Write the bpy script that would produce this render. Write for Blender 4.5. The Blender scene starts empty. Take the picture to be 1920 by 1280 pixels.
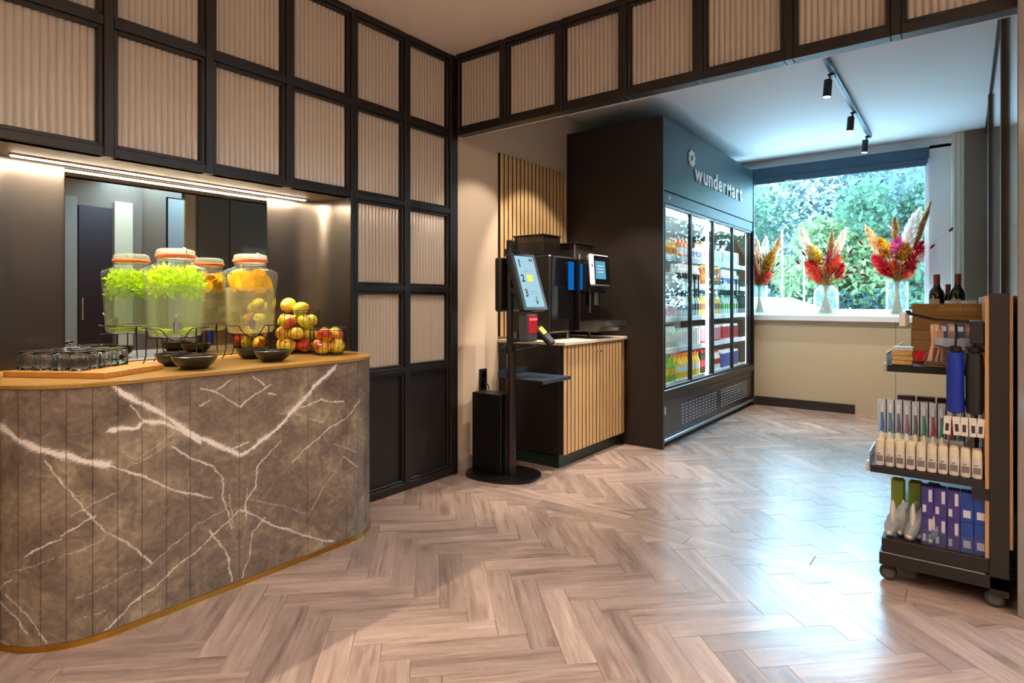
import bpy, math, random
import numpy as np
from mathutils import Vector, Matrix
PI = math.pi
rnd = random.Random(7)
scene = bpy.context.scene
COL = scene.collection
ORD = 'first second third fourth fifth sixth seventh eighth ninth tenth eleventh twelfth thirteenth fourteenth fifteenth sixteenth'.split()

# ------------------------------------------------------------------ camera
cd = bpy.data.cameras.new('camera'); cam = bpy.data.objects.new('camera', cd); COL.objects.link(cam)
cd.sensor_width = 36; cd.lens = 1114 / 1920 * 36; cd.shift_y = -75 / 1920
cd.clip_start = 0.05; cd.clip_end = 300
cam.location = (0, 0, 1.2); cam.rotation_euler = (PI / 2, 0, math.radians(37.3))
scene.camera = cam
# ------------------------------------------------------------------ world, exposure
W = bpy.data.worlds.new('sky'); scene.world = W; W.use_nodes = True
bg = W.node_tree.nodes['Background']; bg.inputs[0].default_value = (0.45, 0.72, 1.0, 1); bg.inputs[1].default_value = 18.0
vs = scene.view_settings
vs.view_transform = 'Standard'; vs.look = 'None'; vs.gamma = 1.0; vs.use_curve_mapping = False; vs.exposure = 1.0
cy = scene.cycles
cy.use_denoising = True
cy.max_bounces = 14; cy.diffuse_bounces = 5; cy.glossy_bounces = 5; cy.transmission_bounces = 14; cy.transparent_max_bounces = 24
cy.sample_clamp_indirect = 6.0; cy.caustics_reflective = False; cy.caustics_refractive = False
cy.use_adaptive_sampling = False
WARM = (1.0, 0.86, 0.71)

# portal: tells the sampler where the sky enters (gives no light of its own)
pl = bpy.data.lights.new('window_portal', 'AREA'); pl.shape = 'RECTANGLE'; pl.size = 2.6; pl.size_y = 1.6; pl.cycles.is_portal = True
po = bpy.data.objects.new('window_portal', pl); COL.objects.link(po); po.location = (-1.6, 7.7, 1.85); po.rotation_euler = (-PI / 2, 0, 0)

# ------------------------------------------------------------------ materials
def lin(c):
    f = lambda v: v / 12.92 if v <= .04045 else ((v + .055) / 1.055) ** 2.4
    return tuple(f(x / 255.) for x in c[:3]) + (1.,)
MATS = {}
def newmat(name):
    m = bpy.data.materials.new(name); m.use_nodes = True; MATS[name] = m
    nt = m.node_tree
    return m, nt, nt.nodes['Principled BSDF'], nt.nodes.new, nt.links.new
def P(name, rgb, rough=.5, metal=0., spec=.5, coat=0., var=.06, vs_=9., emis=None, es=0., bump=0., bs=60., sub=None, aniso=0.):
    m, nt, b, N, L = newmat(name)
    c = lin(rgb)
    tc = N('ShaderNodeTexCoord')
    if var > 0:
        no = N('ShaderNodeTexNoise'); no.inputs['Scale'].default_value = vs_; no.inputs['Detail'].default_value = 4
        L(tc.outputs['Object'], no.inputs['Vector'])
        mx = N('ShaderNodeMix'); mx.data_type = 'RGBA'
        mx.inputs[6].default_value = tuple(v * (1 - var) for v in c[:3]) + (1,)
        mx.inputs[7].default_value = tuple(min(1, v * (1 + var)) for v in c[:3]) + (1,)
        L(no.outputs['Fac'], mx.inputs[0]); L(mx.outputs[2], b.inputs['Base Color'])
    else:
        b.inputs['Base Color'].default_value = c
    b.inputs['Roughness'].default_value = rough; b.inputs['Metallic'].default_value = metal
    b.inputs['Specular IOR Level'].default_value = spec; b.inputs['Coat Weight'].default_value = coat
    b.inputs['Coat Roughness'].default_value = .08
    if aniso: b.inputs['Anisotropic'].default_value = aniso
    if emis: b.inputs['Emission Color'].default_value = lin(emis); b.inputs['Emission Strength'].default_value = es
    if bump:
        n2 = N('ShaderNodeTexNoise'); n2.inputs['Scale'].default_value = bs; L(tc.outputs['Object'], n2.inputs['Vector'])
        bp = N('ShaderNodeBump'); bp.inputs['Strength'].default_value = bump; bp.inputs['Distance'].default_value = .002
        L(n2.outputs['Fac'], bp.inputs['Height']); L(bp.outputs['Normal'], b.inputs['Normal'])
    return m
def thin_glass(name, tint=(255, 255, 255), ior=1.45, rough=.0, body=None, bodyfac=0., graze=1.):
    """clear sheet: see-through with a Fresnel reflection, optionally a faint milky body"""
    m, nt, b, N, L = newmat(name); nt.nodes.remove(b)
    out = nt.nodes['Material Output']
    t = N('ShaderNodeBsdfTransparent'); t.inputs[0].default_value = lin(tint)
    g = N('ShaderNodeBsdfGlossy'); g.inputs['Roughness'].default_value = rough; g.inputs['Color'].default_value = (1, 1, 1, 1)
    lw = N('ShaderNodeLayerWeight'); lw.inputs['Blend'].default_value = .5
    pw = N('ShaderNodeMath'); pw.operation = 'POWER'; pw.inputs[1].default_value = 5.; L(lw.outputs['Facing'], pw.inputs[0])
    f0 = ((ior - 1) / (ior + 1)) ** 2
    fr = N('ShaderNodeMath'); fr.operation = 'MULTIPLY_ADD'; fr.inputs[1].default_value = (1 - f0) * graze; fr.inputs[2].default_value = f0; L(pw.outputs[0], fr.inputs[0])
    mx = N('ShaderNodeMixShader')
    src = t.outputs[0]
    if body:
        d = N('ShaderNodeBsdfTranslucent'); d.inputs[0].default_value = lin(body)
        d2 = N('ShaderNodeBsdfDiffuse'); d2.inputs[0].default_value = lin(body)
        a = N('ShaderNodeMixShader'); a.inputs[0].default_value = .5; L(d.outputs[0], a.inputs[1]); L(d2.outputs[0], a.inputs[2])
        c = N('ShaderNodeMixShader'); c.inputs[0].default_value = bodyfac; L(t.outputs[0], c.inputs[1]); L(a.outputs[0], c.inputs[2]); src = c.outputs[0]
    L(fr.outputs[0], mx.inputs[0]); L(src, mx.inputs[1]); L(g.outputs[0], mx.inputs[2]); L(mx.outputs[0], out.inputs[0])
    return m
def real_glass(name, rgb=(250, 250, 250), ior=1.45, rough=0.):
    m, nt, b, N, L = newmat(name)
    b.inputs['Base Color'].default_value = lin(rgb); b.inputs['Transmission Weight'].default_value = 1; b.inputs['IOR'].default_value = ior; b.inputs['Roughness'].default_value = rough
    return m
def emit(name, rgb, s):
    m, nt, b, N, L = newmat(name); nt.nodes.remove(b)
    e = N('ShaderNodeEmission'); e.inputs[0].default_value = lin(rgb); e.inputs[1].default_value = s
    L(e.outputs[0], nt.nodes['Material Output'].inputs[0]); return m
def wood(name, dark, mid, light, rough=.45, coord='Object', stretch=(3, 40, 40), jitter=.0, coat=0., knots=False, spec=.5, wave=True):
    m, nt, b, N, L = newmat(name)
    tc = N('ShaderNodeTexCoord'); mp = N('ShaderNodeMapping'); mp.inputs['Scale'].default_value = stretch
    oi = N('ShaderNodeObjectInfo'); ge = N('ShaderNodeNewGeometry')
    ad = N('ShaderNodeMath'); ad.operation = 'ADD'; L(oi.outputs['Random'], ad.inputs[0]); L(ge.outputs['Random Per Island'], ad.inputs[1])
    fr = N('ShaderNodeMath'); fr.operation = 'FRACT'; L(ad.outputs[0], fr.inputs[0])
    m7 = N('ShaderNodeMath'); m7.operation = 'MULTIPLY'; m7.inputs[1].default_value = 37.; L(fr.outputs[0], m7.inputs[0])
    va = N('ShaderNodeVectorMath'); va.operation = 'ADD'; L(tc.outputs[coord], va.inputs[0]); 
    cb = N('ShaderNodeCombineXYZ'); L(m7.outputs[0], cb.inputs[0]); L(m7.outputs[0], cb.inputs[1]); L(m7.outputs[0], cb.inputs[2])
    L(cb.outputs[0], va.inputs[1]); L(va.outputs[0], mp.inputs['Vector'])
    n1 = N('ShaderNodeTexNoise'); n1.inputs['Scale'].default_value = 1.; n1.inputs['Detail'].default_value = 6; n1.inputs['Roughness'].default_value = .62; n1.inputs['Distortion'].default_value = .6
    L(mp.outputs[0], n1.inputs['Vector'])
    n2 = N('ShaderNodeTexNoise'); n2.inputs['Scale'].default_value = 5.; n2.inputs['Detail'].default_value = 3; L(mp.outputs[0], n2.inputs['Vector'])
    mm = N('ShaderNodeMix'); mm.data_type = 'FLOAT'; mm.inputs[0].default_value = .35; L(n1.outputs['Fac'], mm.inputs[2]); L(n2.outputs['Fac'], mm.inputs[3])
    rp = N('ShaderNodeValToRGB'); e = rp.color_ramp.elements
    e[0].position = .30; e[0].color = lin(dark); e[1].position = .72; e[1].color = lin(light); x = e.new(.5); x.color = lin(mid)
    L(mm.outputs[0], rp.inputs[0])
    col = rp.outputs[0]
    if jitter:
        j = N('ShaderNodeMapRange'); j.inputs[3].default_value = 1 - jitter; j.inputs[4].default_value = 1 + jitter; L(fr.outputs[0], j.inputs[0])
        hv = N('ShaderNodeHueSaturation'); L(col, hv.inputs['Color']); L(j.outputs[0], hv.inputs['Value']); col = hv.outputs[0]
    if knots:
        mk = N('ShaderNodeMapping'); mk.inputs['Scale'].default_value = (2.2, 7.5, 1); L(va.outputs[0], mk.inputs['Vector'])
        vo = N('ShaderNodeTexVoronoi'); vo.inputs['Scale'].default_value = 1.; vo.inputs['Randomness'].default_value = 1; L(mk.outputs[0], vo.inputs['Vector'])
        kr = N('ShaderNodeMapRange'); kr.inputs[1].default_value = .03; kr.inputs[2].default_value = .22; kr.inputs[3].default_value = .55; kr.inputs[4].default_value = 0; L(vo.outputs['Distance'], kr.inputs[0])
        gt = N('ShaderNodeMath'); gt.operation = 'GREATER_THAN'; gt.inputs[1].default_value = .72; 
        sp = N('ShaderNodeSeparateColor'); L(vo.outputs['Color'], sp.inputs[0]); L(sp.outputs[0], gt.inputs[0])
        mu = N('ShaderNodeMath'); mu.operation = 'MULTIPLY'; L(kr.outputs[0], mu.inputs[0]); L(gt.outputs[0], mu.inputs[1])
        mk2 = N('ShaderNodeMix'); mk2.data_type = 'RGBA'; mk2.inputs[7].default_value = lin((88, 66, 52)); L(mu.outputs[0], mk2.inputs[0]); L(col, mk2.inputs[6]); col = mk2.outputs[2]
    L(col, b.inputs['Base Color'])
    bp = N('ShaderNodeBump'); bp.inputs['Strength'].default_value = .25; bp.inputs['Distance'].default_value = .0008; L(mm.outputs[0], bp.inputs['Height']); L(bp.outputs[0], b.inputs['Normal'])
    rr = N('ShaderNodeMapRange'); rr.inputs[3].default_value = rough + .06; rr.inputs[4].default_value = rough - .06; L(mm.outputs[0], rr.inputs[0]); L(rr.outputs[0], b.inputs['Roughness'])
    b.inputs['Coat Weight'].default_value = coat; b.inputs['Specular IOR Level'].default_value = spec
    return m

# ------------------------------------------------------------------ mesh builder
class MB:
    def __init__(s): s.v = []; s.f = []; s.m = []
    def add(s, vs, fs, mi=0):
        o = len(s.v); s.v += [tuple(p) for p in vs]; s.f += [tuple(i + o for i in f) for f in fs]; s.m += [mi] * len(fs); return s
    def box(s, x0, x1, y0, y1, z0, z1, b=0., mi=0, M=None):
        if x0 > x1: x0, x1 = x1, x0
        if y0 > y1: y0, y1 = y1, y0
        if z0 > z1: z0, z1 = z1, z0
        if b <= 0:
            vs = [(x, y, z) for z in (z0, z1) for y in (y0, y1) for x in (x0, x1)]
            fs = [(0, 2, 3, 1), (4, 5, 7, 6), (0, 1, 5, 4), (2, 6, 7, 3), (0, 4, 6, 2), (1, 3, 7, 5)]
        else:
            b = min(b, (x1 - x0) * .49, (y1 - y0) * .49, (z1 - z0) * .49)
            lo = (x0, y0, z0); hi = (x1, y1, z1); vs = []; idx = {}
            for ax in range(3):
                for sx in (0, 1):
                    for sy in (0, 1):
                        for sz in (0, 1):
                            sg = (sx, sy, sz); p = []
                            for k in range(3):
                                base = hi[k] if sg[k] else lo[k]
                                p.append(base if k == ax else base + (-b if sg[k] else b))
                            idx[(ax, sg)] = len(vs); vs.append(tuple(p))
            fs = []
            for ax in range(3):
                o = [k for k in range(3) if k != ax]
                for sd in (0, 1):
                    q = []
                    for (a, c) in ((0, 0), (1, 0), (1, 1), (0, 1)):
                        sg = [0, 0, 0]; sg[ax] = sd; sg[o[0]] = a; sg[o[1]] = c; q.append(idx[(ax, tuple(sg))])
                    flip = (sd == 0) ^ (ax == 1)
                    fs.append(tuple(q[::-1]) if flip else tuple(q))
            for e in range(3):
                o = [k for k in range(3) if k != e]
                for a in (0, 1):
                    for c in (0, 1):
                        s0 = [0, 0, 0]; s0[o[0]] = a; s0[o[1]] = c; s1 = list(s0); s1[e] = 1
                        q = (idx[(o[0], tuple(s0))], idx[(o[0], tuple(s1))], idx[(o[1], tuple(s1))], idx[(o[1], tuple(s0))])
                        fs.append(q)
            for sx in (0, 1):
                for sy in (0, 1):
                    for sz in (0, 1):
                        sg = (sx, sy, sz); fs.append(tuple(idx[(k, sg)] for k in range(3)))
            # orient outward
            c = Vector(((x0 + x1) / 2, (y0 + y1) / 2, (z0 + z1) / 2)); g = []
            for f in fs:
                a0, a1, a2 = (Vector(vs[i]) for i in f[:3]); n = (a1 - a0).cross(a2 - a0)
                ctr = sum((Vector(vs[i]) for i in f), Vector()) / len(f)
                g.append(f if n.dot(ctr - c) >= 0 else f[::-1])
            fs = g
        if M is not None: vs = [tuple(M @ Vector(p)) for p in vs]
        return s.add(vs, fs, mi)
    def lathe(s, prof, n=24, c=(0, 0, 0), mi=0, M=None, cap0=True, cap1=True, rib=None, arc=None):
        """prof: list of (r,z); revolve about z"""
        vs = []; fs = []
        for (r, z) in prof:
            for k in range(n):
                a = 2 * PI * k / n; rr = r
                if rib: rr = r * (1 + rib[1] * math.cos(rib[0] * a)) if r > rib[2] else r
                vs.append((c[0] + rr * math.cos(a), c[1] + rr * math.sin(a), c[2] + z))
        for i in range(len(prof) - 1):
            for k in range(n):
                k2 = (k + 1) % n
                fs.append((i * n + k, i * n + k2, (i + 1) * n + k2, (i + 1) * n + k))
        if cap0: fs.append(tuple(range(n - 1, -1, -1)))
        if cap1: o = (len(prof) - 1) * n; fs.append(tuple(range(o, o + n)))
        if M is not None: vs = [tuple(M @ Vector(p)) for p in vs]
        return s.add(vs, fs, mi)
    def cyl(s, p0, p1, r, n=12, mi=0, r1=None):
        p0 = Vector(p0); p1 = Vector(p1); d = p1 - p0; L = d.length
        M = Matrix.Translation(p0) @ d.to_track_quat('Z', 'Y').to_matrix().to_4x4()
        return s.lathe([(r, 0), (r1 if r1 is not None else r, L)], n, mi=mi, M=M)
    def tube(s, pts, r, n=6, mi=0, closed=False, rs=None):
        pts = [Vector(p) for p in pts]; N = len(pts); vs = []; fs = []
        up = None
        for i, p in enumerate(pts):
            a = pts[i - 1] if (i > 0 or closed) else p; b = pts[(i + 1) % N] if (i < N - 1 or closed) else p
            t = (b - a).normalized()
            if up is None: up = t.orthogonal().normalized()
            else:
                up = (up - t * up.dot(t));
                up = up.normalized() if up.length > 1e-6 else t.orthogonal().normalized()
            w = t.cross(up); rr = rs[i] if rs else r
            for k in range(n):
                an = 2 * PI * k / n; vs.append(p + (up * math.cos(an) + w * math.sin(an)) * rr)
        for i in range(N if closed else N - 1):
            j = (i + 1) % N
            for k in range(n):
                k2 = (k + 1) % n; fs.append((i * n + k, i * n + k2, j * n + k2, j * n + k))
        if not closed: fs.append(tuple(range(n - 1, -1, -1))); fs.append(tuple(range((N - 1) * n, N * n)))
        return s.add(vs, fs, mi)
    def prism(s, poly, h0, h1, axis='z', mi=0, M=None):
        """poly: 2D ccw polygon; extruded along axis between h0,h1"""
        mk = {'z': lambda a, b, h: (a, b, h), 'x': lambda a, b, h: (h, a, b), 'y': lambda a, b, h: (b, h, a)}[axis]
        n = len(poly); vs = [mk(a, b, h0) for a, b in poly] + [mk(a, b, h1) for a, b in poly]
        fs = [tuple(range(n - 1, -1, -1)), tuple(range(n, 2 * n))] + [(i, (i + 1) % n, n + (i + 1) % n, n + i) for i in range(n)]
        if M is not None: vs = [tuple(M @ Vector(p)) for p in vs]
        return s.add(vs, fs, mi)
    def sphere(s, c, r, nu=14, nv=9, sc=(1, 1, 1), mi=0):
        prof = [(max(1e-5, r * math.sin(PI * i / nv)), -r * math.cos(PI * i / nv)) for i in range(nv + 1)]
        M = Matrix.Translation(Vector(c)) @ Matrix.Diagonal(Vector(sc + (1,)))
        return s.lathe(prof, nu, mi=mi, M=M, cap0=False, cap1=False)
    def mesh(s, name, mats, smooth=True, ang=32):
        me = bpy.data.meshes.new(name); me.from_pydata(s.v, [], s.f)
        if not isinstance(mats, (list, tuple)): mats = [mats]
        for m in mats: me.materials.append(MATS[m] if isinstance(m, str) else m)
        if len(mats) > 1: me.polygons.foreach_set('material_index', s.m)
        if smooth:
            me.polygons.foreach_set('use_smooth', [True] * len(s.f)); me.set_sharp_from_angle(angle=math.radians(ang))
        me.update(); return me
    def build(s, name, mats, parent=None, loc=None, smooth=True, ang=32):
        return link(name, s.mesh(name, mats, smooth, ang), parent, loc)
def link(name, data, parent=None, loc=None, rot=None, scale=None):
    o = bpy.data.objects.new(name, data); COL.objects.link(o)
    if loc is not None: o.location = loc
    if rot is not None: o.rotation_euler = rot
    if scale is not None: o.scale = scale
    if parent is not None: o.parent = parent
    return o
def tag(o, label, cat, group=None, kind=None):
    o['label'] = label; o['category'] = cat
    if group: o['group'] = group
    if kind: o['kind'] = kind
    return o
def thing(name, label, cat, loc=(0, 0, 0), rz=0., group=None):
    o = bpy.data.objects.new(name, None); COL.objects.link(o); o.location = loc; o.rotation_euler = (0, 0, rz); o.empty_display_size = .05
    return tag(o, label, cat, group)
def struct(name, mats=None, mb=None, label=None, **k):
    if mb is not None: o = mb.build(name, mats, **k)
    else: o = bpy.data.objects.new(name, None); COL.objects.link(o)
    o['kind'] = 'structure'
    if label: o['label'] = label
    return o
def copy_tree(o, parent=None):
    c = o.copy(); COL.objects.link(c); c.parent = parent
    for ch in list(o.children): copy_tree(ch, c)
    return c
def spot(name, loc, target, power, angle=80, blend=.5, col=WARM, size=.03, parent=None):
    l = bpy.data.lights.new(name, 'SPOT'); l.energy = power; l.spot_size = math.radians(angle); l.spot_blend = blend; l.color = col; l.shadow_soft_size = size
    o = bpy.data.objects.new(name, l); COL.objects.link(o)
    o.location = loc; o.rotation_euler = (Vector(target) - Vector(loc)).to_track_quat('-Z', 'Y').to_euler()
    if parent is not None: o.parent = parent; o.matrix_parent_inverse = parent.matrix_basis.inverted()
    return o
def text_mesh(body, size, depth, mat, shear=0., bold=0.):
    cu = bpy.data.curves.new('t', 'FONT'); cu.body = body; cu.size = size; cu.extrude = depth; cu.shear = shear; cu.offset = bold; cu.resolution_u = 4
    o = bpy.data.objects.new('t', cu); COL.objects.link(o)
    dg = bpy.context.evaluated_depsgraph_get(); me = bpy.data.meshes.new_from_object(o.evaluated_get(dg))
    bpy.data.objects.remove(o); bpy.data.curves.remove(cu); me.materials.clear(); me.materials.append(MATS[mat]); return me
# ================================================================== materials used by the setting
P('black_frame', (27, 23, 22), .4, var=.08)
P('black_panel', (27, 24, 25), .5, var=.1)
P('pane_fluted', (190, 180, 168), .16, spec=.55, coat=.5, var=.03)
P('beige_wall', (203, 183, 160), .75, var=.03, vs_=2, bump=.05, bs=200)
P('sand_panel', (205, 184, 150), .55, var=.03, vs_=2)
P('ceiling_paint', (240, 232, 224), .85, var=.02, vs_=1.5)
P('ceiling_shop_paint', (226, 228, 230), .75, var=.02, vs_=1.5)
P('white_trim', (226, 228, 230), .45, var=.03)
P('cream_trim', (214, 206, 188), .5, var=.03)
P('taupe_wall', (118, 100, 84), .7, var=.05)
P('dark_baseboard', (50, 40, 36), .5)
P('grey_baseboard', (176, 166, 158), .6)
P('gloss_grey', (126, 125, 120), .10, spec=.9, coat=1., var=.04, vs_=1.)
P('bronze_post', (84, 66, 52), .4, var=.08)
P('brushed_steel', (84, 77, 71), .33, metal=.88, var=.16, vs_=5., aniso=.5)
P('mirror', (204, 208, 202), .004, metal=1., var=0)
P('soffit_paint', (126, 108, 92), .6, var=.05)
P('subfloor', (70, 52, 42), .8)
wood('oak_plank', (112, 89, 80), (160, 137, 126), (191, 169, 157), rough=.27, coord='UV', stretch=(1.5, 16, 1), jitter=.19, knots=True, spec=.55)

# ================================================================== floor of herringbone planks
SQ = math.sqrt(.5); PW = .1025; PL = 5 * PW
flo = struct('floor', 'subfloor', MB().box(-3.3, 3.2, -3.2, 7.6, -.06, -.0075), 'herringbone floor of pale pinkish oak planks')
def plank_mesh(poly, uv=None):
    """poly ccw xy; bevelled top, sides"""
    cx = sum(p[0] for p in poly) / len(poly); cyy = sum(p[1] for p in poly) / len(poly)
    def ins(p, d):
        v = Vector((p[0] - cx, p[1] - cyy)); L = v.length
        return (p[0] - v.x / L * d, p[1] - v.y / L * d)
    a = [ins(p, .0009) for p in poly]; t = [ins(p, .0022) for p in poly]; n = len(poly)
    vs = [(p[0], p[1], -.0075) for p in a] + [(p[0], p[1], -.0012) for p in a] + [(p[0], p[1], 0) for p in t]
    fs = [tuple(range(2 * n, 3 * n))] + [(i, (i + 1) % n, n + (i + 1) % n, n + i) for i in range(n)] + [(n + i, n + (i + 1) % n, 2 * n + (i + 1) % n, 2 * n + i) for i in range(n)]
    return vs, fs
def set_uv(me, fn):
    u = me.uv_layers.new(name='UVMap'); co = np.empty(len(me.vertices) * 3, 'f'); me.vertices.foreach_get('co', co); co = co.reshape(-1, 3)
    li = np.empty(len(me.loops), 'i'); me.loops.foreach_get('vertex_index', li)
    u.data.foreach_set('uv', fn(co)[li].astype('f').ravel())
def clip(poly, ax, lim, keep_less):
    out = []
    for i in range(len(poly)):
        a, b = poly[i], poly[(i + 1) % len(poly)]
        ia = (a[ax] <= lim) == keep_less; ib = (b[ax] <= lim) == keep_less
        if ia: out.append(a)
        if ia != ib:
            t = (lim - a[ax]) / (b[ax] - a[ax]); out.append((a[0] + t * (b[0] - a[0]), a[1] + t * (b[1] - a[1])))
    return out
def area(p): return abs(sum(p[i][0] * p[(i + 1) % len(p)][1] - p[(i + 1) % len(p)][0] * p[i][1] for i in range(len(p)))) / 2
full = []   # (poly world, origin, angle)
Y_A, Y_B = 2.85, 3.095
def herring(y0, y1, s_off, t_off):
    R = range(-75, 110)
    for i in R:
        for j in R:
            k = (i + j) % 10
            if k == 0: ds, dt, ang = PL, PW, PI / 4
            elif k == 5: ds, dt, ang = PW, PL, 3 * PI / 4
            else: continue
            s = s_off + i * PW; t = t_off + j * PW
            st = [(s, t), (s + ds, t), (s + ds, t + dt), (s, t + dt)]
            xy = [((a - b) * SQ, (a + b) * SQ) for a, b in st]
            if min(p[0] for p in xy) > 3.1 or max(p[0] for p in xy) < -3.2: continue
            if max(p[1] for p in xy) < y0 or min(p[1] for p in xy) > y1: continue
            q = xy
            cl = any(p[1] < y0 or p[1] > y1 for p in xy)
            if cl:
                q = clip(clip(q, 1, y0, False), 1, y1, True)
                if len(q) < 3 or area(q) < 2e-4: continue
            org = xy[0] if k == 0 else xy[1]
            full.append((q, org, ang, cl))
herring(-3.0, Y_A, .0325, 2.845)
herring(Y_B, 7.4, .02, 2.91)
for r in range(2):                      # border strip of two straight plank rows under the header
    x = -2.95 - r * .37; yy0 = Y_A + r * (Y_B - Y_A) / 2
    while x < 3.0:
        x1 = x + .92
        full.append(([(x, yy0), (x1, yy0), (x1, yy0 + (Y_B - Y_A) / 2), (x, yy0 + (Y_B - Y_A) / 2)], (x, yy0), 0., True)); x = x1
TH = math.radians(37.3); S_, C_ = math.sin(TH), math.cos(TH)
def proj(x, y, z=0.):
    d = -S_ * x + C_ * y; r = C_ * x + S_ * y
    return (960 + 1114 * r / d, 565 - 1114 * (z - 1.2) / d, d) if d > .1 else (1e6, 1e6, d)
def vis_size(q):
    cx = sum(p[0] for p in q) / len(q); c2 = sum(p[1] for p in q) / len(q)
    u, v, d = proj(cx, c2)
    if d < .5 or not (-60 < u < 1980 and v < 1400): return 0
    if cx < -2.86 or (cx < -1.97 and 4.55 < c2 < 7.2) or (cx < -2.27 and c2 > 3.6) or (cx > .17 and c2 > 2.9): return 0
    if cx < -2.45 and .6 < c2 < 2.1: return 0
    return area(q) / d ** 3
order = sorted(range(len(full)), key=lambda i: -vis_size(full[i][0]))
single = set(i for i in order[:298] if vis_size(full[i][0]) > 0)
std = None; rest_v = []; rest_f = []; rest_uv = []
for i, (q, org, ang, cl) in enumerate(full):
    ca, sa = math.cos(ang), math.sin(ang)
    loc = [((p[0] - org[0]) * ca + (p[1] - org[1]) * sa, -(p[0] - org[0]) * sa + (p[1] - org[1]) * ca) for p in q]
    vs_, fs_ = plank_mesh(loc)
    if i in single:
        if cl or std is None:
            me = bpy.data.meshes.new('plank'); me.from_pydata(vs_, [], fs_); me.materials.append(MATS['oak_plank']); set_uv(me, lambda c: c[:, :2]); 
            if not cl: std = me
        else: me = std
        link('plank', me, flo, (org[0], org[1], 0), (0, 0, ang))
    else:
        o = len(rest_v); ju = rnd.random() * 30
        rest_v += [(org[0] + a * ca - b * sa, org[1] + a * sa + b * ca, z) for a, b, z in vs_]; rest_uv += [(a + ju, b + ju) for a, b, z in vs_]
        rest_f += [tuple(k + o for k in f) for f in fs_]
me = bpy.data.meshes.new('far_planks'); me.from_pydata(rest_v, [], rest_f); me.materials.append(MATS['oak_plank']); ruv = np.array(rest_uv); set_uv(me, lambda c: ruv)
o = link('far_planks', me, flo); o['kind'] = 'stuff'

# ================================================================== ceilings and walls
struct('ceiling', 'ceiling_paint', MB().box(-3.3, 3.2, -3.2, 3.12, 2.905, 3.0), 'smooth warm white ceiling of the lobby')
struct('ceiling_shop', 'ceiling_shop_paint', MB().box(-3.3, .5, 3.12, 7.62, 2.875, 3.0), 'white ceiling of the shop area')
struct('wall_left', 'beige_wall', MB().box(-3.3, -2.86, 3.06, 7.62, 0, 2.9), 'beige painted wall behind the coffee counter')
bb = MB().box(-2.86, -2.846, 3.07, 3.6, 0, .085, .003); struct('baseboard_left', 'grey_baseboard', bb)
struct('wall_outer', 'beige_wall', MB().box(-3.36, -3.3, -3.2, 7.62, 0, 3.0))
struct('wall_camera_side', 'beige_wall', MB().box(-3.36, 3.3, -3.26, -3.2, 0, 3.0), 'plain beige wall behind the viewer')
struct('wall_far', 'taupe_wall', MB().box(3.2, 3.26, -3.2, 3.6, 0, 3.0), 'taupe wall across the lobby')
struct('wall_lobby_end', 'taupe_wall', MB().box(.42, 3.26, 3.6, 3.7, 0, 3.0))

# ---- glazed black partition of the left wall
YC = [3.02 - .4145 * k for k in range(9)]          # post lines
ZR = [0.0, .765, 1.28, 1.82, 2.36, 2.895]
FX = -2.82
part = struct('wall_partition', label='black metal grid partition with fluted glass panes')
NY0, NY1 = YC[6], YC[2]                              # niche between these posts, below z = 1.82
def pane_mesh(w, h, n):
    mb = MB(); seg = 7; R = w / n; pts = []
    for i in range(n):
        for k in range(seg):
            a = k / seg; pts.append(((i + a) * R, .0085 * math.sin(PI * a) ** .8))
    pts.append((w, 0)); m = len(pts)
    vs = [(d, y, 0) for y, d in pts] + [(d, y, h) for y, d in pts] + [(-.004, 0, 0), (-.004, w, 0), (-.004, w, h), (-.004, 0, h)]
    fs = [(i, i + 1, m + i + 1, m + i) for i in range(m - 1)] + [(2 * m, 2 * m + 3, 2 * m + 2, 2 * m + 1)]
    return mb.add(vs, fs).mesh('glass_pane', 'pane_fluted', ang=50)
def ring_mesh(w, h, t, d0, d1):
    """frame ring in local YZ, thickness t, between x = d0..d1"""
    mb = MB(); b = .003
    mb.box(d0, d1, 0, t, 0, h, b); mb.box(d0, d1, w - t, w, 0, h, b); mb.box(d0, d1, t, w - t, 0, t, b); mb.box(d0, d1, t, w - t, h - t, h, b)
    return mb.mesh('pane_frame', 'black_frame')
HWD = .019; cache = {}
def cell(parent, y, z, w, h, solid=False, rot=0., x=FX):
    key = (round(w, 3), round(h, 3))
    if key not in cache:
        cache[key] = (ring_mesh(w, h, .017, -.052, -.010), pane_mesh(w - .034, h - .034, 13), MB().box(-.04, -.032, .017, w - .017, .017, h - .017).mesh('solid_panel', 'black_panel'))
    r, p, s = cache[key]
    fr = link('pane_frame', r, parent, (x, y, z), (0, 0, rot))
    if solid: link('solid_panel', s, fr)
    else: link('glass_pane', p, fr, (-.042, .017, .017))
    return fr
for i, y in enumerate(YC):
    z0 = 0
    if NY0 < y < NY1 - .01: z0 = ZR[3] - .02
    if i == 0: continue
    MB().box(FX - .055, FX, y - HWD, y + HWD, z0, 2.9, .003).build('frame_post', 'black_frame', part)
for i in range(len(YC) - 1):
    y1, y0 = YC[i], YC[i + 1]
    inn = NY0 - .01 < y0 and y1 < NY1 + .01
    for k, z in enumerate(ZR):
        if inn and z < 1.8: continue
        zz0, zz1 = (z - HWD, z + HWD) if k not in (0, 5) else ((0, .05) if k == 0 else (2.868, 2.905))
        MB().box(FX - .055, FX - .0005, y0 + HWD, y1 - HWD, zz0, zz1, .003).build('frame_rail', 'black_frame', part)
    for k in range(5):
        if inn and k < 3: continue
        za = ZR[k] + (HWD if k else .05); zb = ZR[k + 1] - (HWD if k < 4 else .027)
        cell(part, y0 + HWD, za, y1 - y0 - 2 * HWD, zb - za, solid=(k == 0))
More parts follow.
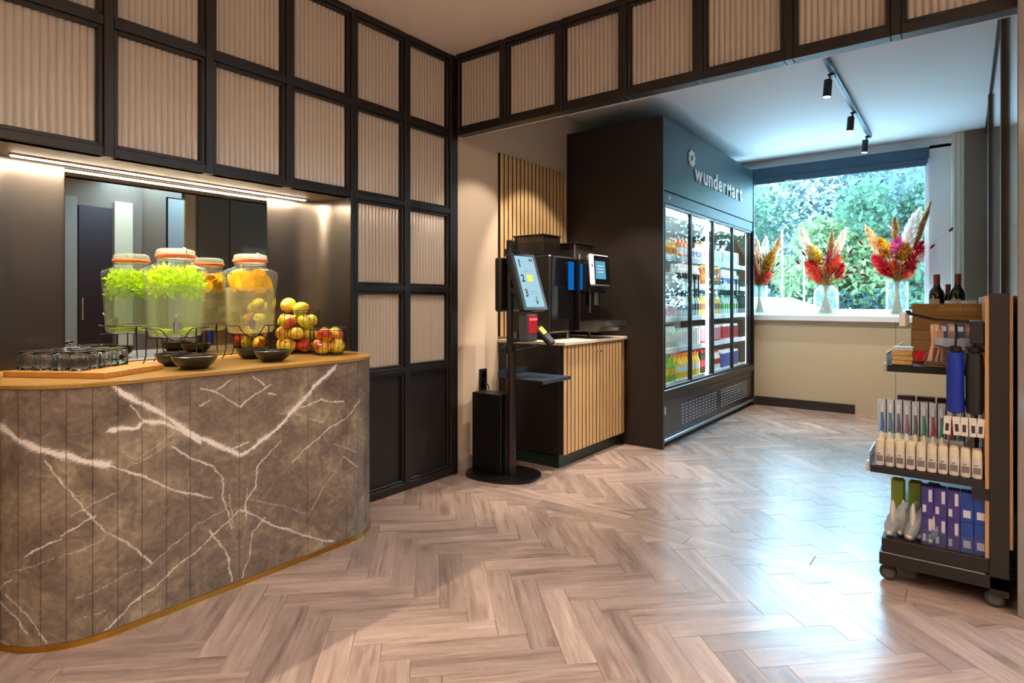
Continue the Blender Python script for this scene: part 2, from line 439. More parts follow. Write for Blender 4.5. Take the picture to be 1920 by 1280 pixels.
# corner post
MB().box(FX - .055, FX + .004, 3.0, 3.075, 0, 2.905, .003).build('frame_post', 'black_frame', part)
# unseen backing added behind the partition, outside the niche, to stop light leaks
struct('light_stop_backing', 'black_panel', MB().box(-3.0, -2.885, -3.2, 3.06, 1.84, 2.9).box(-3.0, -2.885, 2.2, 3.06, 0, 1.84).box(-3.0, -2.885, -3.2, .5, 0, 1.84))
# ---- header with fluted panes
head = struct('wall_header', label='black metal header with fluted glass panes over the shop opening')
XC = [-2.816 + .43 * k for k in range(9)]
HY0, HY1 = 3.03, 3.105
for i in range(len(XC)):
    if i: MB().box(XC[i] - HWD, XC[i] + HWD, HY0, HY1, 2.345, 2.9, .003).build('frame_post', 'black_frame', head)
    if i < len(XC) - 1:
        xa, xb = XC[i] + HWD, XC[i + 1] - HWD
        MB().box(xa, xb, HY0 + .0005, HY1, 2.345, 2.388, .003).build('frame_rail', 'black_frame', head)
        MB().box(xa, xb, HY0 + .0005, HY1, 2.868, 2.905, .003).build('frame_rail', 'black_frame', head)
        # cells face -y : rotate so that local +x -> -y
        cell(head, HY0, 2.388, xb - xa, .48, rot=-PI / 2, x=xa)
struct('trim_1', 'white_trim', MB().box(-2.86, .3, HY1 + .0005, HY1 + .03, 2.352, 2.88), 'pale back edge of the header')

# ---- niche behind the bar
NX = -3.15
def niche_path(y0, y1, r=.16, xf=-2.825):
    pts = [(xf, y1)]
    for k in range(13):
        a = PI / 2 * k / 12; pts.append((NX + r - r * math.sin(a), y1 - r + r * math.cos(a)))
    for k in range(13):
        a = PI / 2 * k / 12; pts.append((NX + r - r * math.cos(a), y0 + r - r * math.sin(a)))
    pts.append((xf, y0)); return pts
pth = niche_path(.555, 2.168)
mb = MB(); n = len(pth)
def off(pts, d):
    o = []
    for i, p in enumerate(pts):
        a = pts[max(0, i - 1)]; b = pts[min(len(pts) - 1, i + 1)]; t = Vector((b[0] - a[0], b[1] - a[1])).normalized(); o.append((p[0] + t.y * d, p[1] - t.x * d))
    return o
po2 = off(pth, .012)
vsn = [(p[0], p[1], .9) for p in pth] + [(p[0], p[1], 1.81) for p in pth] + [(p[0], p[1], .9) for p in po2] + [(p[0], p[1], 1.81) for p in po2]
fsn = []
for i in range(n - 1):
    fsn += [(i, n + i, n + i + 1, i + 1), (2 * n + i, 2 * n + i + 1, 3 * n + i + 1, 3 * n + i)]
mb.add(vsn, fsn); struct('wall_niche', 'brushed_steel', mb, 'brushed dark metal lining of the bar niche', ang=60)
struct('trim_2', 'soffit_paint', MB().box(-3.2, -2.826, .5, 2.2, 1.801, 1.84), 'brown soffit above the bar niche')
mir = MB().box(NX + .001, NX + .006, .885, 1.838, .918, 1.788, .0015).build('mirror', 'mirror'); tag(mir, 'frameless rectangular mirror at the back of the bar niche', 'mirror')
P('led_channel', (200, 196, 190), .4); emit('led_warm', (255, 236, 206), 30.)
led = thing('led_strip', 'glowing warm LED strip along the niche soffit over the bar', 'light', (-3.075, 1.36, 1.801))
MB().box(-.011, .011, -.68, .68, -.008, -.0005).build('channel', 'led_channel', led)
MB().box(-.007, .007, -.675, .675, -.0125, -.008).build('diffuser', 'led_warm', led)
la = bpy.data.lights.new('led_light', 'AREA'); la.shape = 'RECTANGLE'; la.size = .014; la.size_y = 1.35; la.energy = 22; la.color = (1, .84, .62)
lo = bpy.data.objects.new('led_light', la); COL.objects.link(lo); lo.parent = led; lo.location = (0, 0, -.014); lo.rotation_euler = (0, math.radians(6), 0)

# ---- window wall
WY = 7.25
w = struct('wall_window', 'sand_panel', MB().box(-2.86, .16, WY, WY + .12, 0, .985), 'sand coloured wall under the window')
MB().box(-.565, -.562, WY - .0015, WY, .02, .985).build('panel_joint', 'dark_baseboard', w)
struct('wall_window_upper', 'white_trim', MB().box(-2.86, .16, 7.46, 7.62, 2.77, 2.88).box(-.29, .0, 7.46, 7.62, 1.0, 2.8).box(-2.86, -2.6, 7.46, 7.62, 1.0, 2.8), 'white plastered window surround')
struct('baseboard_back', 'dark_baseboard', MB().box(-1.95, -.93, WY - .014, WY - .0005, 0, .1, .002))
struct('trim_3', 'cream_trim', MB().box(-.105, .0, 7.36, 7.46, 1.05, 2.874, .004).box(-.09, -.075, 7.35, 7.36, 1.05, 2.874, .002).box(-.05, -.035, 7.35, 7.36, 1.05, 2.874, .002), 'cream fluted pilaster beside the window')
struct('wall_back_right', 'taupe_wall', MB().box(.0, .2, 7.33, 7.6, 0, 2.874), 'taupe wall strip beside the pilaster')
sill = MB().box(-2.8, .0, 7.20, 7.50, .985, 1.048, .004); struct('trim_4', 'white_trim', sill, 'deep white window sill')
win = struct('window_1', label='large shop window looking out on trees')
for (a, b, c, d) in ((-2.62, -.28, 1.0485, 1.115), (-2.62, -.28, 2.70, 2.775), (-2.62, -2.55, 1.115, 2.70), (-.33, -.28, 1.115, 2.70)):
    MB().box(a, b, 7.50, 7.56, c, d, .003).build('window_frame', 'white_trim', win)
thin_glass('window_glass', (244, 252, 250), 1.35)
MB().box(-2.55, -.33, 7.527, 7.533, 1.115, 2.70).build('glass_pane', 'window_glass', win)
P('blind_fabric', (58, 84, 104), .7, var=.05); P('blind_bar', (84, 104, 120), .5)
bl = thing('roller_blind', 'blue grey roller blind rolled up at the top of the window', 'blind', (-1.44, 7.42, 2.62))
MB().box(-1.15, 1.15, -.04, .05, .045, .155, .01).build('cassette', 'blind_fabric', bl)
MB().lathe([(.034, -1.14), (.034, 1.14)], 20, M=Matrix.Translation((0, 0, .03)) @ Matrix.Rotation(PI / 2, 4, 'Y')).build('roller', 'blind_fabric', bl)
MB().box(-1.13, 1.13, -.012, .004, -.03, -.003, .004).build('bottom_bar', 'blind_bar', bl)
MB().box(-.22, -.14, -.016, -.012, -.026, -.012).build('pull_tab', 'white_trim', bl)

# ---- right wall of glossy sliding panels
rw = struct('wall_right', 'taupe_wall', MB().box(.2, .42, 2.985, 7.4, 0, 2.9), 'wall of glossy grey sliding panels beside the rack')
for (a, b) in ((2.99, 3.325), (3.335, 3.86), (3.96, 5.9), (6.0, 7.3)):
    MB().box(.165, .1995, a, b, .012, 2.79, .003).build('sliding_panel', 'gloss_grey', rw)
for a in (3.91, 5.95):
    MB().box(.145, .1995, a - .042, a + .042, .0, 2.81, .004).build('post', 'bronze_post', rw)
MB().box(.155, .1995, 2.99, 7.3, 2.815, 2.87).build('track_box', 'black_frame', rw)
MB().box(.16, .4, 2.96, 2.984, 0, 2.9, .003).build('end_panel', 'gloss_grey', rw)
# ================================================================== marble bar
VEINS = [([(-0.513,0.896),(-0.444,0.84),(-0.35,0.771),(-0.277,0.701),(-0.21,0.654),(-0.15,0.618),(-0.093,0.576),(-0.047,0.556)],11),([(-0.528,0.737),(-0.44,0.733),(-0.419,0.758),(-0.358,0.739),(-0.277,0.691),(-0.21,0.639)],8),([(-0.456,0.823),(-0.427,0.773),(-0.415,0.757)],5),([(-0.047,0.551),(-0.0,0.568),(0.104,0.619),(0.202,0.699),(0.293,0.779),(0.439,0.889)],10),([(0.234,0.711),(0.347,0.731),(0.375,0.721),(0.483,0.709)],6),([(0.14,0.702),(0.215,0.686),(0.361,0.628)],3),([(-0.878,0.769),(-0.812,0.734),(-0.705,0.685),(-0.626,0.652),(-0.532,0.617)],13),([(-0.532,0.617),(-0.41,0.542),(-0.267,0.449),(-0.16,0.401)],6),([(0.595,0.703),(0.505,0.629),(0.375,0.578),(0.202,0.471)],5),([(-0.205,0.849),(-0.145,0.83),(-0.045,0.756),(0.092,0.836)],5),([(-0.15,0.832),(-0.082,0.874)],4),([(-0.21,0.782),(-0.17,0.796)],4),([(0.086,0.799),(0.122,0.785)],5),([(0.011,0.878),(0.068,0.834)],4),([(-0.669,0.394),(-0.619,0.42),(-0.565,0.44)],5),([(-0.776,0.333),(-0.669,0.381)],5),([(-0.64,0.455),(-0.513,0.512)],3),([(-0.878,0.248),(-0.812,0.281),(-0.539,0.353)],2),([(-0.878,0.214),(-0.822,0.246)],4),([(-0.709,0.656),(-0.661,0.57),(-0.612,0.493),(-0.532,0.369),(-0.469,0.318),(-0.385,0.22)],4),([(-0.419,0.199),(-0.376,0.217),(-0.286,0.273),(-0.18,0.32),(-0.109,0.341)],2),([(-0.402,0.202),(-0.304,0.26),(-0.21,0.319)],2),([(-0.543,0.029),(-0.444,0.093),(-0.358,0.135),(-0.286,0.176),(-0.17,0.236),(-0.047,0.322)],5),([(-0.047,0.322),(0.068,0.237),(0.227,0.135),(0.424,0.032)],5),([(-0.314,0.64),(-0.248,0.582),(-0.16,0.533)],6),([(-0.16,0.533),(-0.119,0.468),(-0.114,0.389),(-0.082,0.255)],4),([(0.146,0.578),(0.034,0.486),(0.022,0.402),(-0.017,0.348),(-0.023,0.285)],4),([(-0.17,0.267),(-0.129,0.198),(-0.098,0.141),(-0.077,0.029)],5),([(0.068,0.259),(0.011,0.2),(-0.006,0.109),(-0.034,0.029)],4),([(-0.878,0.166),(-0.812,0.123),(-0.768,0.064)],6),([(-0.854,0.196),(-0.768,0.124),(-0.705,0.029)],4),([(-0.878,0.037),(-0.843,0.026)],4),([(0.483,0.436),(0.432,0.373),(0.361,0.306),(0.293,0.212)],3),([(0.483,0.436),(0.574,0.365)],4),([(0.293,0.206),(0.116,0.301),(-0.0,0.354)],2),([(-0.626,0.087),(-0.532,0.101)],2),([(-0.626,0.165),(-0.436,0.21)],2),([(-0.088,0.398),(-0.077,0.254)],3),([(-0.012,0.399),(-0.019,0.263)],3),([(-0.501,0.581),(-0.402,0.615),(-0.304,0.662)],2),([(-0.493,0.584),(-0.314,0.688)],2),([(0.424,0.508),(0.574,0.441)],3),([(-0.093,0.576),(-0.061,0.591),(-0.006,0.601)],5),([(-0.304,0.725),(-0.219,0.656),(-0.16,0.63)],8)]
BYC, BX, BR, BA = 1.345, -2.435, .30, .50
def bar_pt(s, d=0.):
    sg = -1 if s < 0 else 1; a = abs(s)
    if a <= BA: return (BX + d, BYC + s)
    ph = (a - BA) / BR
    if ph <= PI / 2: return (BX - BR + (BR + d) * math.cos(ph), BYC + sg * (BA + (BR + d) * math.sin(ph)))
    e = a - BA - BR * PI / 2
    return (BX - BR - e, BYC + sg * (BA + BR + d))
SMAX = BA + BR * PI / 2 + .085
def marble():
    m, nt, b, N, L = newmat('marble')
    tc = N('ShaderNodeTexCoord'); at = N('ShaderNodeAttribute'); at.attribute_name = 'vein'; at2 = N('ShaderNodeAttribute'); at2.attribute_name = 'sheet'
    n1 = N('ShaderNodeTexNoise'); n1.inputs['Scale'].default_value = 4.5; n1.inputs['Detail'].default_value = 8; n1.inputs['Roughness'].default_value = .62; n1.inputs['Distortion'].default_value = .7
    n2 = N('ShaderNodeTexNoise'); n2.inputs['Scale'].default_value = 26; n2.inputs['Detail'].default_value = 6; n2.inputs['Distortion'].default_value = 1.2
    L(at2.outputs['Vector'], n1.inputs['Vector']); L(at2.outputs['Vector'], n2.inputs['Vector'])
    mx = N('ShaderNodeMix'); mx.data_type = 'FLOAT'; mx.inputs[0].default_value = .35; L(n1.outputs['Fac'], mx.inputs[2]); L(n2.outputs['Fac'], mx.inputs[3])
    rp = N('ShaderNodeValToRGB'); e = rp.color_ramp.elements
    e[0].position = .34; e[0].color = lin((92, 79, 68)); e[1].position = .68; e[1].color = lin((188, 170, 142)); q = e.new(.48); q.color = lin((122, 107, 93)); q = e.new(.56); q.color = lin((144, 128, 108))
    L(mx.outputs[0], rp.inputs[0])
    # hair-fine natural veining
    vo = N('ShaderNodeTexVoronoi'); vo.feature = 'DISTANCE_TO_EDGE'; vo.inputs['Scale'].default_value = 3.2; 
    ad = N('ShaderNodeVectorMath'); ad.operation = 'ADD'; sc = N('ShaderNodeVectorMath'); sc.operation = 'SCALE'; sc.inputs['Scale'].default_value = .25
    L(n2.outputs['Color'], sc.inputs[0]); L(at2.outputs['Vector'], ad.inputs[0]); L(sc.outputs[0], ad.inputs[1]); L(ad.outputs[0], vo.inputs['Vector'])
    mr = N('ShaderNodeMapRange'); mr.inputs[1].default_value = 0; mr.inputs[2].default_value = .012; mr.inputs[3].default_value = .16; mr.inputs[4].default_value = 0; L(vo.outputs['Distance'], mr.inputs[0])
    m1 = N('ShaderNodeMix'); m1.data_type = 'RGBA'; m1.inputs[7].default_value = lin((205, 190, 168)); L(mr.outputs[0], m1.inputs[0]); L(rp.outputs[0], m1.inputs[6])
    m2 = N('ShaderNodeMix'); m2.data_type = 'RGBA'; m2.inputs[7].default_value = lin((242, 234, 224)); L(at.outputs['Fac'], m2.inputs[0]); L(m1.outputs[2], m2.inputs[6])
    L(m2.outputs[2], b.inputs['Base Color']); b.inputs['Roughness'].default_value = .34; b.inputs['Specular IOR Level'].default_value = .45
marble()
def vein_field(S, Z):
    """0..1 whiteness of the polyline veins, on arrays S,Z"""
    ws = S + .0028 * np.sin(Z * 41 + S * 17) + .0016 * np.sin(Z * 97 - S * 63) + .0009 * np.sin(Z * 233 + S * 151)
    wz = Z + .0028 * np.sin(S * 37 + Z * 13 + 1) + .0016 * np.sin(S * 89 + Z * 71 + 2) + .0009 * np.sin(S * 207 - Z * 171)
    out = np.zeros_like(S); mod = .55 + .45 * np.sin(S * 29 + Z * 47) * np.sin(Z * 61 - S * 23 + 1.3) + .25 * np.sin(S * 143 + Z * 119)
    for pts, wd in VEINS:
        d = np.full_like(S, 9.)
        for (a, b) in zip(pts[:-1], pts[1:]):
            ax, az = a; dx, dz = b[0] - ax, b[1] - az; q = dx * dx + dz * dz + 1e-9
            t = np.clip(((ws - ax) * dx + (wz - az) * dz) / q, 0, 1)
            d = np.minimum(d, np.hypot(ws - ax - t * dx, wz - az - t * dz))
        wv = wd * (.00085 if wd >= 8 else .00055) * (.6 + .6 * mod)
        amp = .95 if wd >= 8 else (.8 if wd >= 4 else .5)
        rag = 1 + .45 * np.sin(S * 331 + Z * 277) * np.sin(Z * 419 - S * 389) + .25 * np.sin(S * 811 - Z * 733)
        out = np.maximum(out, amp * np.clip((1.2 - d / (wv * rag)) * 1.9, 0, 1))
        if wd >= 8: out = np.maximum(out, .2 * np.exp(-(d / .016) ** 2) * np.clip(mod * rag, 0, 1))
    return out
bar = thing('marble_bar', 'brown marble clad bar front with rounded ends and white veins', 'bar', (BX - .2, BYC, 0))
bx0, by0 = bar.location.x, bar.location.y
# slab joints: wide slabs in the flat middle, narrow staves round the bends
cuts = [-SMAX]
k = -SMAX
seams = [-.047, .28, .5]
left = list(np.arange(-.5, -SMAX, -.0755))
cuts = sorted(set([round(v, 4) for v in left] + [-SMAX, -.42, -.335, -.247, -.047, .28] + [round(v, 4) for v in np.arange(.5, SMAX, .0755)] + [SMAX]))
Z0, Z1 = .022, .897
for ci in range(len(cuts) - 1):
    a, b = cuts[ci] + .0006, cuts[ci + 1] - .0006
    if b - a < .004: continue
    ns = max(2, int((b - a) / .0034)); nz = 262
    s = np.linspace(a, b, ns + 1); z = np.linspace(Z0, Z1, nz + 1)
    Sg, Zg = np.meshgrid(s, z, indexing='ij')
    xy = np.array([bar_pt(v) for v in s]); xyi = np.array([bar_pt(v, -.014) for v in s])
    co = np.empty((ns + 1, nz + 1, 3)); co[..., 0] = xy[:, None, 0] - bx0; co[..., 1] = xy[:, None, 1] - by0; co[..., 2] = Zg
    # small arris on the two vertical joints
    for e in (0, -1):
        nd = np.array(bar_pt(s[e])) - np.array(bar_pt(s[e], -.0015)); co[e, :, 0] -= nd[0]; co[e, :, 1] -= nd[1]
    top = co.reshape(-1, 3); bk = []
    for e in (0, ns):
        for zz in (Z0, Z1): bk.append((xyi[e, 0] - bx0, xyi[e, 1] - by0, zz))
    I = np.arange((ns + 1) * (nz + 1)).reshape(ns + 1, nz + 1)
    qd = np.stack([I[:-1, :-1], I[1:, :-1], I[1:, 1:], I[:-1, 1:]], -1).reshape(-1, 4)
    me = bpy.data.meshes.new('marble_slab'); nb = len(top)
    extra = [tuple([nb, nb + 1] + list(I[0, ::-1])), tuple([nb + 3, nb + 2] + list(I[-1, :]))]
    me.from_pydata([tuple(p) for p in top] + bk, [], [tuple(f) for f in qd.tolist()] + [tuple(int(v) for v in f) for f in extra])
    me.polygons.foreach_set('use_smooth', [True] * len(qd) + [False, False])
    me.materials.append(MATS['marble'])
    vf = vein_field(Sg, Zg).ravel(); vf = np.concatenate([vf, np.zeros(4)])
    A = me.attributes.new('vein', 'FLOAT', 'POINT'); A.data.foreach_set('value', vf.astype('f'))
    mS = np.abs(Sg + .047).ravel()                       # book-matched about the middle joint
    sh = np.stack([np.concatenate([mS, np.zeros(4)]), np.concatenate([Zg.ravel(), np.zeros(4)]), np.zeros(len(vf))], -1)
    A = me.attributes.new('sheet', 'FLOAT_VECTOR', 'POINT'); A.data.foreach_set('vector', sh.astype('f').ravel())
    link('marble_slab', me, bar)
P('brass', (186, 136, 52), .28, metal=.85, var=.1)
ss = np.linspace(-SMAX, SMAX, 90)
def band(name, mat, d, z0, z1, inner, parent):
    mb = MB(); n = len(ss)
    o = [bar_pt(v, d) for v in ss]; i_ = [bar_pt(v, inner) for v in ss]
    vs = [(p[0] - bx0, p[1] - by0, z0) for p in o] + [(p[0] - bx0, p[1] - by0, z1) for p in o] + [(p[0] - bx0, p[1] - by0, z1) for p in i_] + [(p[0] - bx0, p[1] - by0, z0) for p in i_]
    fs = []
    for q in range(n - 1):
        for (u, v) in ((0, 1), (1, 2), (2, 3), (3, 0)): fs.append((u * n + q, u * n + q + 1, v * n + q + 1, v * n + q))
    return mb.add(vs, fs).build(name, mat, parent)
band('brass_plinth', 'brass', .004, 0.0005, .0215, -.02, bar)
band('core', 'black_panel', -.0145, .01, .896, -.03, bar)
wood('counter_oak', (124, 92, 42), (160, 122, 58), (180, 142, 74), rough=.30, stretch=(50, 2.2, 50), coat=.25)
out = [bar_pt(v, .008) for v in np.linspace(-SMAX, SMAX, 80)]
poly = [(p[0], p[1]) for p in out] + [(-2.815, 2.15), (-2.835, 2.15)] + [(max(p[0], NX + .004), p[1] - .004 if p[1] > 2.1 else p[1]) for p in niche_path(.559, 2.164)[1:-1]] + [(-2.835, .56), (-2.815, .56)]
# clean the outline: bar edge runs from low y to high y, then back through the niche
top = MB()
pz = [(p[0] + 0, p[1]) for p in poly]
e = .004; cxm = (-2.8, 1.36)
def shrink(p, d): v = Vector((p[0] - cxm[0], p[1] - cxm[1])); v = v * (1 - d / v.length); return (cxm[0] + v.x, cxm[1] + v.y)
n = len(pz); a0 = [shrink(p, e) for p in pz]
vs = [(p[0], p[1], .898) for p in a0] + [(p[0], p[1], .901) for p in pz] + [(p[0], p[1], .912) for p in pz] + [(p[0], p[1], .915) for p in a0]
fs = [tuple(range(n - 1, -1, -1)), tuple(range(3 * n, 4 * n))]
for r in range(3): fs += [(r * n + i, r * n + (i + 1) % n, (r + 1) * n + (i + 1) % n, (r + 1) * n + i) for i in range(n)]
top.add(vs, fs); ct = top.build('countertop', 'counter_oak'); tag(ct, 'golden oak countertop with rounded corners on the marble bar', 'countertop')
CT = .9152
# ================================================================== drinks dispensers
thin_glass('jar_glass', (246, 252, 248), 1.5, body=(220, 235, 225), bodyfac=.04)
thin_glass('lid_glass', (240, 246, 240), 1.5, body=(225, 230, 220), bodyfac=.25)
P('rubber_orange', (244, 112, 34), .45, var=.05); P('chrome', (232, 232, 230), .24, metal=1., var=0); P('wire_black', (22, 20, 20), .45, var=0)
thin_glass('water_lime', (240, 248, 232), 1.2, rough=.05, body=(232, 234, 210), bodyfac=.26)
thin_glass('water_orange', (250, 246, 226), 1.2, rough=.05, body=(244, 232, 184), bodyfac=.26)
def leafmat(name, rgb, tr=.4, var=.25):
    m, nt, b, N, L = newmat(name); nt.nodes.remove(b)
    ge = N('ShaderNodeNewGeometry'); hs = N('ShaderNodeHueSaturation'); hs.inputs['Color'].default_value = lin(rgb)
    mr = N('ShaderNodeMapRange'); mr.inputs[3].default_value = 1 - var; mr.inputs[4].default_value = 1 + var; L(ge.outputs['Random Per Island'], mr.inputs[0]); L(mr.outputs[0], hs.inputs['Value'])
    d = N('ShaderNodeBsdfDiffuse'); t = N('ShaderNodeBsdfTranslucent'); L(hs.outputs[0], d.inputs[0]); L(hs.outputs[0], t.inputs[0])
    mx = N('ShaderNodeMixShader'); mx.inputs[0].default_value = tr; L(d.outputs[0], mx.inputs[1]); L(t.outputs[0], mx.inputs[2]); L(mx.outputs[0], nt.nodes['Material Output'].inputs[0]); return m
leafmat('mint_leaf', (210, 232, 20), .5); leafmat('mint_stem', (196, 214, 110), .3); leafmat('lime_flesh', (214, 222, 40), .4, .1)
leafmat('orange_flesh', (255, 222, 20), .4, .12); leafmat('orange_rind', (255, 186, 20), .3, .1)
JP = [(.0, 0), (.085, 0), (.102, .006), (.111, .02), (.113, .05), (.116, .12), (.121, .2), (.126, .26), (.130, .295), (.129, .305), (.122, .315), (.1, .326), (.082, .333), (.0745, .341), (.0735, .352), (.0745, .372)]
def jar_mesh(off=0., cap=False, zmax=9):
    p = [(max(r - off, 1e-4), z + (off if i < 3 else 0)) for i, (r, z) in enumerate(JP) if z <= zmax]
    return p
def leaf(mb, c, L, w, q, mi=0, bend=.2):
    """pointed leaf of 4 tris"""
    pts = [Vector((0, 0, 0)), Vector((L * .45, w, 0)), Vector((L, 0, -bend * L)), Vector((L * .45, -w, 0)), Vector((L * .45, 0, bend * L * .3))]
    M = q.to_matrix().to_4x4(); vs = [Vector(c) + M @ p for p in pts]
    return mb.add(vs, [(0, 4, 1), (1, 4, 2), (2, 4, 3), (3, 4, 0)], mi)
from mathutils import Quaternion, Euler
def rq(r): return Euler((r.uniform(0, 2 * PI), r.uniform(0, 2 * PI), r.uniform(0, 2 * PI))).to_quaternion()
def dispenser(x, y, label, water, face):
    z = CT + .124
    t = thing('drink_dispenser', label, 'dispenser', (x, y, z), 0, 'glass drink dispensers on the bar')
    MB().lathe(jar_mesh(), 192, rib=(48, .009, .1), cap1=False, cap0=False).build('glass_body', 'jar_glass', t, ang=70)
    wp = [(max(r - .006, 1e-4), zz + .004 if i < 2 else zz) for i, (r, zz) in enumerate(JP) if zz <= .21]
    wp.append((.1165, .232))
    MB().lathe(wp, 48, cap0=True, cap1=True).build('water', water, t, ang=50)
    lid = MB().lathe([(.001, .372), (.07, .372), (.079, .375), (.081, .383), (.078, .396), (.066, .402), (.03, .404), (.001, .404)], 40, cap0=False, cap1=False).build('lid', 'lid_glass', t)
    MB().lathe([(.0745, .3625), (.083, .3625), (.0845, .366), (.0845, .371), (.083, .3745), (.0745, .3745)], 40, cap0=False, cap1=False).build('seal_ring', 'rubber_orange', t)
    MB().lathe([(.076, .350), (.078, .351), (.078, .354), (.076, .355)], 40, cap0=False, cap1=False).build('neck_wire', 'chrome', t)
    cl = MB(); ca, sa = math.cos(face + .5), math.sin(face + .5)
    cl.tube([(.079 * ca, .079 * sa, .35), (.087 * ca, .087 * sa, .36), (.088 * ca, .088 * sa, .378), (.082 * ca, .082 * sa, .4), (.06 * ca, .06 * sa, .406)], .0018)
    cl.build('clasp', 'chrome', t)
    tp = MB(); c, s = math.cos(face), math.sin(face); R0 = .113; h = .052
    P_ = lambda r, zz: (c * r, s * r, zz)
    tp.cyl(P_(R0 - .004, h), P_(R0 + .008, h), .019, 20); tp.cyl(P_(R0 + .008, h), P_(R0 + .05, h), .0075, 14)
    tp.cyl(P_(R0 + .042, h - .028), P_(R0 + .042, h + .016), .0105, 16, r1=.012); tp.cyl(P_(R0 + .042, h + .016), P_(R0 + .042, h + .03), .006, 10)
    tp.tube([P_(R0 + .042, h + .03), P_(R0 + .05, h + .038), P_(R0 + .064, h + .04), P_(R0 + .07, h + .05)], .0042, 8)
    tp.build('tap', 'chrome', t)
    return t
def dispenser_stand(x, y, label, face):
    t = thing('dispenser_stand', label, 'stand', (x, y, CT), 0, 'wire stands under the dispensers')
    R = .137; zr = .165; n = 56; ring = []
    for k in range(n):
        a = 2 * PI * k / n; da = (a - face + PI) % (2 * PI) - PI
        dip = .055 * max(0, math.cos(min(abs(da) / .42, 1) * PI / 2)) ** .7 if abs(da) < .42 else 0
        ring.append((R * math.cos(a), R * math.sin(a), zr - dip))
    MB().tube(ring, .0028, 6, closed=True).build('ring', 'wire_black', t)
    for k in range(4):
        a = face + .62 + k * (PI / 2) * .99
        c, s = math.cos(a), math.sin(a)
        MB().tube([(R * c, R * s, zr), (R * c * 1.0, R * s, .05), (R * c * 1.06, R * s * 1.06, .02), (R * c * 1.16, R * s * 1.16, .003)], .0030, 6).build('leg', 'wire_black', t)
    for k in range(2):
        a = face + .62 + k * PI / 2; c, s = math.cos(a), math.sin(a)
        MB().tube([(R * c, R * s, zr - .01), (R * c * .97, R * s * .97, .121), (-R * c * .97, -R * s * .97, .121), (-R * c, -R * s, zr - .01)], .0024, 6).build('cross_wire', 'wire_black', t)
    return t
face = math.atan2(-1.24, 2.89) + .06
J1 = (-2.893, 1.24); J2 = (-2.918, 1.614)
d1 = dispenser(*J1, 'ribbed glass dispenser of water packed with green mint', 'water_lime', face - .05)
d2 = dispenser(*J2, 'ribbed glass dispenser of water with orange slices', 'water_orange', face - .12)
dispenser_stand(*J1, 'black wire stand holding the mint dispenser', face - .05)
dispenser_stand(*J2, 'black wire stand holding the orange dispenser', face - .12)
r = random.Random(3); mm = MB(); mst = MB()
for k in range(820):
    a = r.uniform(0, 2 * PI); rr = .112 * r.random() ** .35; zz = r.uniform(.215, .312) if r.random() < .85 else r.uniform(.19, .22)
    mx_ = .122 if zz < .29 else .10
    rr = min(rr, mx_ - .017)
    leaf(mm, (J1[0] + rr * math.cos(a), J1[1] + rr * math.sin(a), CT + .124 + zz), r.uniform(.018, .034), r.uniform(.006, .010), rq(r), 0, r.uniform(0, .4))
for k in range(16):
    a = r.uniform(0, 2 * PI); rr = r.uniform(0, .08); p = Vector((J1[0] + rr * math.cos(a), J1[1] + rr * math.sin(a), CT + .124 + r.uniform(.2, .27)))
    q = Vector((r.uniform(-.05, .05), r.uniform(-.05, .05), r.uniform(-.03, .02)))
    mm.tube([p, p + q * .5 + Vector((0, 0, .004)), p + q], .0014, 5, mi=1)
o = mm.build('mint_leaves', ['mint_leaf', 'mint_stem'], smooth=False); tag(o, 'bright green mint sprigs floating in the ribbed dispenser', 'mint', kind='stuff')
def slice_mesh(R, flesh, rind):
    mb = MB(); mb.lathe([(R * .9, -.003), (R, -.002), (R, .002), (R * .9, .003)], 24, mi=1, cap0=False, cap1=False)
    mb.lathe([(R * .9, -.0026), (R * .9, .0026)], 24, mi=0); return mb.mesh('citrus_slice', [flesh, rind])
oslice = slice_mesh(.036, 'orange_flesh', 'orange_rind'); lslice = slice_mesh(.030, 'lime_flesh', 'mint_leaf')
for k in range(26):
    a = 2 * PI * k * .382; zz = .238 + .06 * ((k * 11) % 26) / 26; rr = [.094, .084, .07, .04][k % 4]
    if zz > .275: rr = min(rr, .076)
    sc_ = link('orange_slice', oslice, None, (J2[0] + rr * math.cos(a), J2[1] + rr * math.sin(a), CT + .124 + zz), (PI / 2 + r.uniform(-.35, .35), r.uniform(-.3, .3), a + PI / 2 + r.uniform(-.4, .4)))
    tag(sc_, 'orange slice floating at the top of the orange dispenser', 'orange slice', 'orange slices in the dispenser')
for k in range(11):
    a = 2 * PI * k / 11; rr = .068 if k % 2 else .045
    sc_ = link('lime_slice', lslice, None, (J1[0] + rr * math.cos(a), J1[1] + rr * math.sin(a), CT + .124 + .014 + .006 * (k % 4)), (r.uniform(-.25, .25), r.uniform(-.25, .25), a))
    tag(sc_, 'yellow green citrus slice at the bottom of the mint dispenser', 'citrus slice', 'citrus slices in the mint dispenser')
# ================================================================== bowls
P('bowl_glaze', (24, 22, 21), .3, var=.2, vs_=30, coat=.3)
bowlm = MB().lathe([(.001, .0), (.045, .0), (.05, .004), (.072, .02), (.086, .042), (.0895, .054), (.087, .0555), (.083, .042), (.068, .024), (.045, .011), (.001, .009)], 40, cap0=False, cap1=False).mesh('bowl', 'bowl_glaze')
for (x, y, s, lab) in ((-2.60, 1.19, 1., 'black ceramic bowl in front of the mint dispenser stand'), (-2.63, 1.567, .95, 'black ceramic bowl in front of the orange dispenser stand'),
                       (-2.80, 1.20, .95, 'black ceramic bowl under the tap of the mint dispenser'), (-2.845, 1.585, .9, 'black ceramic bowl under the tap of the orange dispenser')):
    tag(link('bowl', bowlm, None, (x, y, CT), None, (s, s, s)), lab, 'bowl', 'black bowls on the bar')
